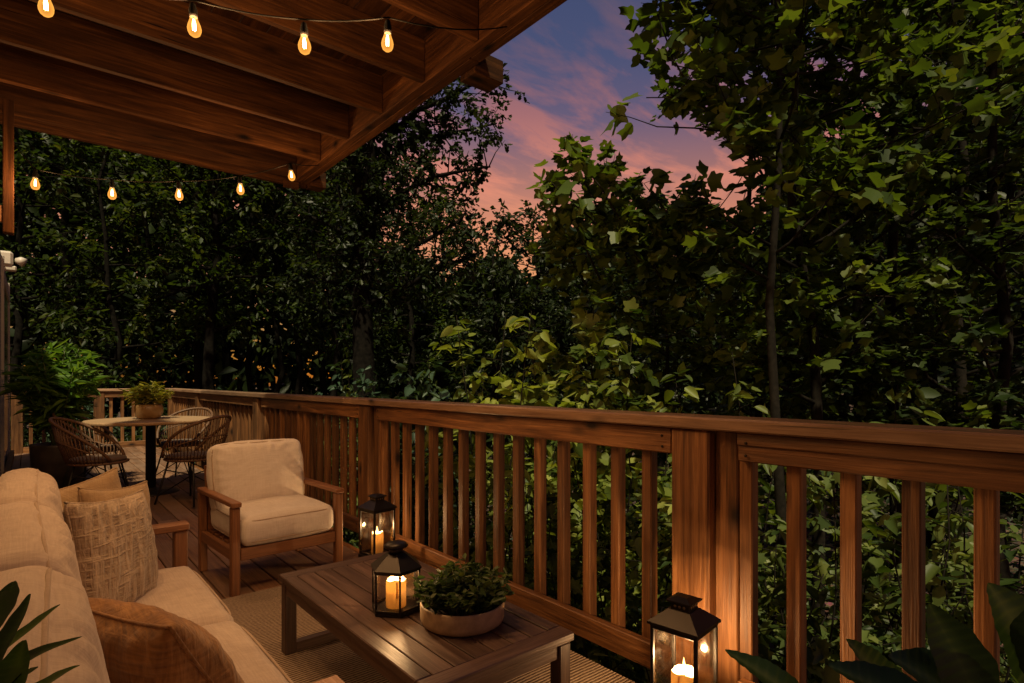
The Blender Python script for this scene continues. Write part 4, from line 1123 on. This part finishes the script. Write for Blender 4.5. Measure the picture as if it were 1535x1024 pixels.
# far wood and ground cover: nobody could count these
rng = np.random.RandomState(9)
lv = Leaves(); n = 60000
az = rng.uniform(-.62, 1.75, n)       # angle from +Y towards +X
dist = rng.uniform(29, 40, n)
topz = 7.3+2.0*np.sin(az*9)+1.4*np.sin(az*23+1)+1.0*np.sin(az*51)+np.where(az < .46, 8.5, 0)+np.where(az > 1.13, 8, 0)
zz = GZ + (topz-GZ)*rng.uniform(0, 1, n)**.85
pp = np.stack([np.sin(az)*dist, np.cos(az)*dist, zz], 1)
k = ~((az > .17) & (az < .42) & (zz < 2.4) & (rng.uniform(0, 1, n) < .06)); pp = pp[k]; n = len(pp)
lv.add(pp, unit(rng.normal(0, 1, (n, 3))), rng.normal(0, 1, (n, 3)), rng.uniform(.45, 1.1, n), rng.uniform(0, .8, n))
n = 16000; az = rng.uniform(.44, .80, n); dist = rng.uniform(27, 31, n)
pp = np.stack([np.sin(az)*dist, np.cos(az)*dist, rng.uniform(GZ, 6.2+.8*np.sin(az*40), n)], 1)
lv.add(pp, unit(rng.normal(0, 1, (n, 3))), rng.normal(0, 1, (n, 3)), rng.uniform(.4, .9, n), rng.uniform(0, .6, n))
fw = lv.build('far_wood', lf_oak, T_SMALL, None); tag(fw, 'far dark mass of woodland closing the view behind all the trees', 'woodland', kind='stuff')
lv = Leaves(); n = 26000
az = rng.uniform(-.7, 1.9, n); dist = 2.2+rng.uniform(0, 1, n)**.7*26
pp = np.stack([np.sin(az)*dist, np.cos(az)*dist, GZ+rng.uniform(0, .45, n)], 1)
k = ~((pp[:, 0] < 2.0) & (pp[:, 1] < 11.8)); k &= ~((pp[:, 0] > 2.2) & (pp[:, 0] < 4.6) & (pp[:, 1] < 3.6) & (rng.uniform(0, 1, n) < .8)); pp = pp[k]; n = len(pp)
lv.add(pp, unit(rng.normal(0, 1, (n, 3))*np.array([1, 1, .5])), np.array([0, 0, 1.])+rng.normal(0, .5, (n, 3)), rng.uniform(.10, .28, n), rng.uniform(0, .9, n))
gc = lv.build('ground_cover', lf_forest, T_OVATE, None); tag(gc, 'low leafy ground cover on the forest floor', 'ground cover', kind='stuff')

# ground
def ground_mat():
    m, N, L, out = new_mat('leaf_litter')
    tc = N('ShaderNodeTexCoord')
    n = N('ShaderNodeTexNoise'); n.inputs['Scale'].default_value = 1.3; n.inputs['Detail'].default_value = 9; L(tc.outputs['Object'], n.inputs['Vector'])
    r = ramp(N, [(.3, (.03, .02, .013)), (.5, (.10, .062, .042)), (.7, (.20, .125, .095))]); L(n.outputs['Fac'], r.inputs[0])
    v = N('ShaderNodeTexVoronoi'); v.inputs['Scale'].default_value = 16; L(tc.outputs['Object'], v.inputs['Vector'])
    mx = N('ShaderNodeMix', data_type='RGBA', blend_type='MULTIPLY'); mx.inputs[0].default_value = .7; L(r.outputs[0], mx.inputs[6]); L(v.outputs['Color'], mx.inputs[7])
    b = N('ShaderNodeBsdfPrincipled'); L(mx.outputs[2], b.inputs['Base Color']); b.inputs['Roughness'].default_value = .95
    bp = N('ShaderNodeBump'); bp.inputs['Strength'].default_value = .8; bp.inputs['Distance'].default_value = .05; L(v.outputs['Distance'], bp.inputs['Height']); L(bp.outputs[0], b.inputs['Normal'])
    L(b.outputs[0], out.inputs[0]); return m
g = np.concatenate([np.linspace(-400, -30, 12), np.linspace(-28, 48, 60), np.linspace(50, 400, 12)])
gx, gy = np.meshgrid(g, g, indexing='ij')
dist = np.hypot(gx, gy)
gz = GZ + .12*np.sin(gx*.7)*np.sin(gy*.6+1) - .1
gz[(gx < 3) & (gx > -6) & (gy < 13) & (gy > -6)] = GZ-.1
n = len(g); idx = np.arange(n*n).reshape(n, n)
q = np.stack([idx[:-1, :-1], idx[1:, :-1], idx[1:, 1:], idx[:-1, 1:]], -1).reshape(-1, 4)
go = fastmesh('ground', np.stack([gx, gy, gz], -1).reshape(-1, 3), q.ravel(), np.full(len(q), 4), ground_mat(), None, None, True); tag(go, kind='structure')

# ------------------------------------------------------------------ plants in pots
def potted(t, rng, n_st, h0, h1, spread, mat, tpl, size, per, droop, lean=1.0, stem_r=.006, z0=.0):
    m = MB(); lv = Leaves()
    for k in range(n_st):
        az = k*2.399+rng.uniform(-.4, .4); rr = spread*math.sqrt((k+.4)/n_st); hh = h0+(h1-h0)*(1-.62*(rr/spread)**2)*rng.uniform(.85, 1.05)
        st = np.array([math.cos(az)*.05*rr/spread, math.sin(az)*.05*rr/spread, z0])
        pts = [st+np.array([math.cos(az)*rr*lean*f**1.7, math.sin(az)*rr*lean*f**1.7, (hh-z0)*f]) for f in np.linspace(0, 1, 6)]
        m.tube([tuple(p) for p in pts], [stem_r*(1-.12*i) for i in range(6)], 5)
        f = np.clip(rng.uniform(.30, 1.02, per), 0, .999); q = f*5; i = q.astype(int)
        P_ = np.array(pts); base = P_[i]+(P_[i+1]-P_[i])*(q-i)[:, None]
        a2 = rng.uniform(0, 2*PI, per); ax = np.stack([np.cos(a2), np.sin(a2), rng.uniform(-droop, .9, per)], 1) + np.array([math.cos(az), math.sin(az), 0])*.35
        lv.add(base, unit(ax), np.array([0, 0, 1.])+rng.normal(0, .35, (per, 3)), size*rng.uniform(.65, 1.15, per), np.clip(rng.normal(.5, .25, per), 0, 1))
    m.build('stems', stem_mat, t); lv.build('foliage', mat, tpl, t)
rng = np.random.RandomState(21)
pp = P(88, 733, z=0); pp = (max(pp[0], .0), min(pp[1], 7.75), 0)
t = thing('potted_plant', 'big bushy green plant in a dark charcoal pot at the far left of the deck', 'potted plant', pp)
MB().lathe([(.19, 0), (.205, .01), (.232, .44), (.236, .465), (.22, .465), (.215, .42)], n=40).build('pot', dark_pot, t)
m = MB(); m.lathe([(.217, .425), (.1, .435), (.0001, .44)], n=24); m.build('soil', soil, t)
potted(t, rng, 34, .75, 1.52, .36, lf_palm, T_LANCE, .18, 36, .35, 1.0, .008, .43)
tp_ = P(224, 622, z=.7225)
t = thing('table_plant', 'small golden green plant in an ochre pot on the round dining table', 'potted plant', (TC[0]-.01, TC[1]+.05, .7228))
MB().lathe([(.075, 0), (.105, .02), (.125, .07), (.123, .12), (.112, .145), (.105, .145), (.108, .11)], n=32).build('pot', olive_pot, t)
m = MB(); m.lathe([(.108, .118), (.0001, .125)], n=20); m.build('soil', soil, t)
potted(t, rng, 26, .16, .36, .17, lf_gold, T_LANCE, .085, 26, .3, 1.0, .003, .12)
t = bowl
m = MB(); lv = Leaves()
for k in range(95):
    az = k*2.399; rr = .118*math.sqrt((k+.5)/95); b0 = np.array([math.cos(az)*rr*.9, math.sin(az)*rr*.9, .055])
    hh = rng.uniform(.05, .125)*(1.1-.45*(rr/.118)); e = b0+np.array([math.cos(az)*rr*.35, math.sin(az)*rr*.35, hh])+rng.normal(0, .012, 3)
    m.tube([tuple(b0), tuple((b0+e)/2+rng.normal(0, .004, 3)), tuple(e)], [.002, .0017, .0012], 4)
    nn = 15; f = rng.uniform(.25, 1, nn); a2 = rng.uniform(0, 2*PI, nn)
    lv.add(b0+(e-b0)*f[:, None], unit(np.stack([np.cos(a2), np.sin(a2), rng.uniform(-.2, 1.0, nn)], 1)), np.array([0, 0, 1.])+rng.normal(0, .4, (nn, 3)), rng.uniform(.020, .040, nn), rng.uniform(0, 1, nn))
m.build('stems', stem_mat, t); lv.build('foliage', lf_succ, T_OVATE, t)

def blade(name, parent, mat, base, tip, width, sag, n=34, cup=.25, rnd=.5, twist=0.0):
    """one long leaf from base to tip, a folded strip that arches over"""
    base, tip = Vector(base), Vector(tip); d = tip-base; L_ = d.length
    side = d.cross(Vector((0, 0, 1))).normalized(); V = []; Fc = []
    up = side.cross(d.normalized())
    side = (side*math.cos(twist)+up*math.sin(twist)); up = side.cross(d.normalized())
    for i in range(n+1):
        f = i/n; c = base+d*f+Vector((0, 0, sag*L_*4*f*(1-f)))
        w = width/2*(math.sin(PI*min(1, f**.75*.97+.03))**.8)+.0015
        w *= 1+.04*math.sin(f*21)
        rip = .0022*math.sin(i*2.1)*(L_ > .1)
        c = c+up*(.03*L_*math.sin(f*5+rnd*9))
        V += [c-side*w+up*(w*cup+rip*.5), c-side*w*.5+up*(w*cup*.35+rip*.4), c, c+side*w*.5+up*(w*cup*.35+rip*.4), c+side*w+up*(w*cup+rip*.5)]
    for i in range(n):
        for k in range(4): Fc.append((i*5+k, i*5+k+1, i*5+6+k, i*5+5+k))
    q = MB().add(V, Fc, rnd, True)
    q.r = [min(1, rnd*.5 + (.55 if i % 5 == 2 else .12 if i % 5 in (1, 3) else 0) + (.14 if (i//5) % 3 == 0 else 0)) for i in range(len(V))]
    return q
def blend(dst, q):
    dst.add(q.v, q.f, 0, True); dst.r[-len(q.v):] = q.r
# plant at the near left corner: thin pointed leaves reaching over the sofa back
FP = (-.06, .40, 0)
t = thing('foreground_plant', 'dark green bamboo like leaves reaching into the lower left corner', 'potted plant', FP)
MB().lathe([(.085, 0), (.10, .02), (.115, .27), (.118, .30), (.105, .30), (.10, .27)], n=32).build('pot', dark_pot, t)
m = MB(); m.lathe([(.105, .265), (.0001, .27)], n=20); m.build('soil', soil, t)
st = MB(); lvb = MB()
def lp(px, py, tt): q = P(px, py, t=tt); return (q[0]-FP[0], q[1]-FP[1], q[2]-FP[2])
stems_ = [(lp(-25, 1010, .44), [((-5, 1015), (45, 890), .48, .036), ((0, 985), (92, 908), .50, .034), ((-5, 1030), (122, 952), .49, .038), ((-15, 960), (22, 872), .45, .04), ((-20, 960), (6, 888), .43, .036)]),
          (lp(-10, 1110, .43), [((20, 1060), (121, 1000), .47, .042), ((-10, 1060), (55, 1000), .44, .05), ((0, 1080), (40, 960), .43, .042)])]
for tip, lst in stems_:
    st.tube([(0, 0, .26), (tip[0]*.5, tip[1]*.35, tip[2]*.62), tip], [.007, .006, .004], 6)
    for (a, b_, tt, w) in lst:
        A, B = lp(*a, tt-.03), lp(*b_, tt)
        st.tube([tip, A], [.003, .002], 5); q = blade('', None, None, A, B, w*.8, .06, rnd=random.random(), twist=.5); blend(lvb, q)
st.build('stems', stem_mat, t); lvb.build('foliage', lf_fore, t)
# broad leaves at the near right corner
RP = (1.18, .16, 0)
t = thing('foreground_plant', 'broad dark leaves of a potted plant in the lower right corner', 'potted plant', RP)
MB().lathe([(.10, 0), (.115, .02), (.14, .28), (.145, .31), (.13, .31), (.125, .28)], n=32).build('pot', dark_pot, t)
m = MB(); m.lathe([(.128, .275), (.0001, .28)], n=20); m.build('soil', soil, t)
st = MB(); lvb = MB()
def rp(px, py, tt): q = P(px, py, t=tt); return (q[0]-RP[0], q[1]-RP[1], q[2]-RP[2])
for (a, b_, tt, w, tw) in [((1470, 1075), (1395, 905), .92, .085, .9), ((1570, 1050), (1485, 874), .95, .13, .7), ((1385, 1085), (1265, 960), 1.0, .08, .5), ((1240, 1110), (1090, 972), 1.02, .075, .3),
                           ((1500, 1075), (1330, 985), .9, .11, .4), ((1420, 1080), (1240, 1000), .95, .09, .3), ((1590, 1040), (1560, 900), .9, .10, .9)]:
    A, B = rp(*a, tt-.04), rp(*b_, tt)
    st.tube([(random.uniform(-.04, .04), random.uniform(-.04, .04), .27), (A[0]*.5, A[1]*.5, A[2]*.7), A], [.008, .007, .005], 6)
    q = blade('', None, None, A, B, w, .05, rnd=random.random(), twist=tw); blend(lvb, q)
st.build('stems', stem_mat, t); lvb.build('foliage', lf_broad, t)

# ------------------------------------------------------------------ sky and light
W = bpy.data.worlds.new('World'); S.world = W; W.use_nodes = True
nt = W.node_tree; nt.nodes.clear()
def N(t_, **kw):
    n_ = nt.nodes.new(t_)
    for k_, v_ in kw.items(): setattr(n_, k_, v_)
    return n_
L = nt.links.new
tc = N('ShaderNodeTexCoord'); sx = N('ShaderNodeSeparateXYZ'); L(tc.outputs['Generated'], sx.inputs[0])
rz = ramp(N, [(0, (.13, .065, .016)), (.09, (.26, .115, .035)), (.17, (.55, .19, .085)), (.25, (.80, .235, .115)), (.34, (.36, .125, .135)), (.41, (.105, .068, .180)), (.49, (.030, .050, .175)), (.75, (.014, .038, .14)), (1, (.010, .028, .08))])
L(sx.outputs['Z'], rz.inputs[0])
# cloud sheet: project the view direction onto a flat layer high above
ad = N('ShaderNodeMath', operation='ADD'); L(sx.outputs['Z'], ad.inputs[0]); ad.inputs[1].default_value = .12
dv = N('ShaderNodeMath', operation='DIVIDE'); dv.inputs[0].default_value = 1; L(ad.outputs[0], dv.inputs[1])
vs = N('ShaderNodeVectorMath', operation='SCALE'); L(tc.outputs['Generated'], vs.inputs[0]); L(dv.outputs[0], vs.inputs['Scale'])
mp = N('ShaderNodeMapping'); mp.inputs['Rotation'].default_value = (0, 0, .9); mp.inputs['Scale'].default_value = (1.6, 4.4, 1.2); mp.inputs['Location'].default_value = (2.3, .4, 0); L(vs.outputs[0], mp.inputs[0])
cn = N('ShaderNodeTexNoise'); cn.inputs['Scale'].default_value = 1.5; cn.inputs['Detail'].default_value = 8; cn.inputs['Roughness'].default_value = .58; cn.inputs['Distortion'].default_value = .35; L(mp.outputs[0], cn.inputs['Vector'])
cr = ramp(N, [(.46, (0, 0, 0)), (.62, (1, 1, 1))]); L(cn.outputs['Fac'], cr.inputs[0])
cc = ramp(N, [(0, (.20, .09, .03)), (.1, (.34, .13, .05)), (.25, (.85, .27, .14)), (.33, (.80, .23, .15)), (.42, (.42, .13, .15)), (.49, (.20, .085, .15)), (.57, (.06, .06, .15)), (1, (.05, .05, .09))]); L(sx.outputs['Z'], cc.inputs[0])
mx = N('ShaderNodeMix', data_type='RGBA'); L(cr.outputs[0], mx.inputs[0]); L(rz.outputs[0], mx.inputs[6]); L(cc.outputs[0], mx.inputs[7])
# physical dusk sky underneath, sun just down at the horizon
sky = N('ShaderNodeTexSky', sky_type='NISHITA'); sky.sun_disc = False
SUN_AZ, SUN_EL = math.radians(-146), math.radians(59)
sky.sun_elevation = math.radians(1.0); sky.sun_rotation = TH
bg1 = N('ShaderNodeBackground'); L(mx.outputs[2], bg1.inputs[0]); bg1.inputs[1].default_value = .72
bg2 = N('ShaderNodeBackground'); L(sky.outputs[0], bg2.inputs[0]); bg2.inputs[1].default_value = .05
sh = N('ShaderNodeAddShader'); L(bg1.outputs[0], sh.inputs[0]); L(bg2.outputs[0], sh.inputs[1])
wo = N('ShaderNodeOutputWorld'); L(sh.outputs[0], wo.inputs[0])

sd = bpy.data.lights.new('sun', 'SUN'); sd.energy = 4.8; sd.angle = math.radians(2); sd.color = (1, .86, .54)
so_ = bpy.data.objects.new('sun', sd); COL.objects.link(so_)
# direction towards the sun: azimuth measured from +Y towards +X
dvec = Vector((math.sin(SUN_AZ)*math.cos(SUN_EL), math.cos(SUN_AZ)*math.cos(SUN_EL), math.sin(SUN_EL)))
so_.rotation_euler = (-dvec).to_track_quat('-Z', 'Y').to_euler(); so_.location = dvec*60

S.view_settings.view_transform = 'Standard'; S.view_settings.look = 'None'; S.view_settings.exposure = 0; S.view_settings.gamma = 1
S.cycles.use_denoising = True; S.cycles.max_bounces = 8; S.cycles.transparent_max_bounces = 16
S.cycles.sample_clamp_indirect = 4; S.cycles.caustics_reflective = False; S.cycles.caustics_refractive = False
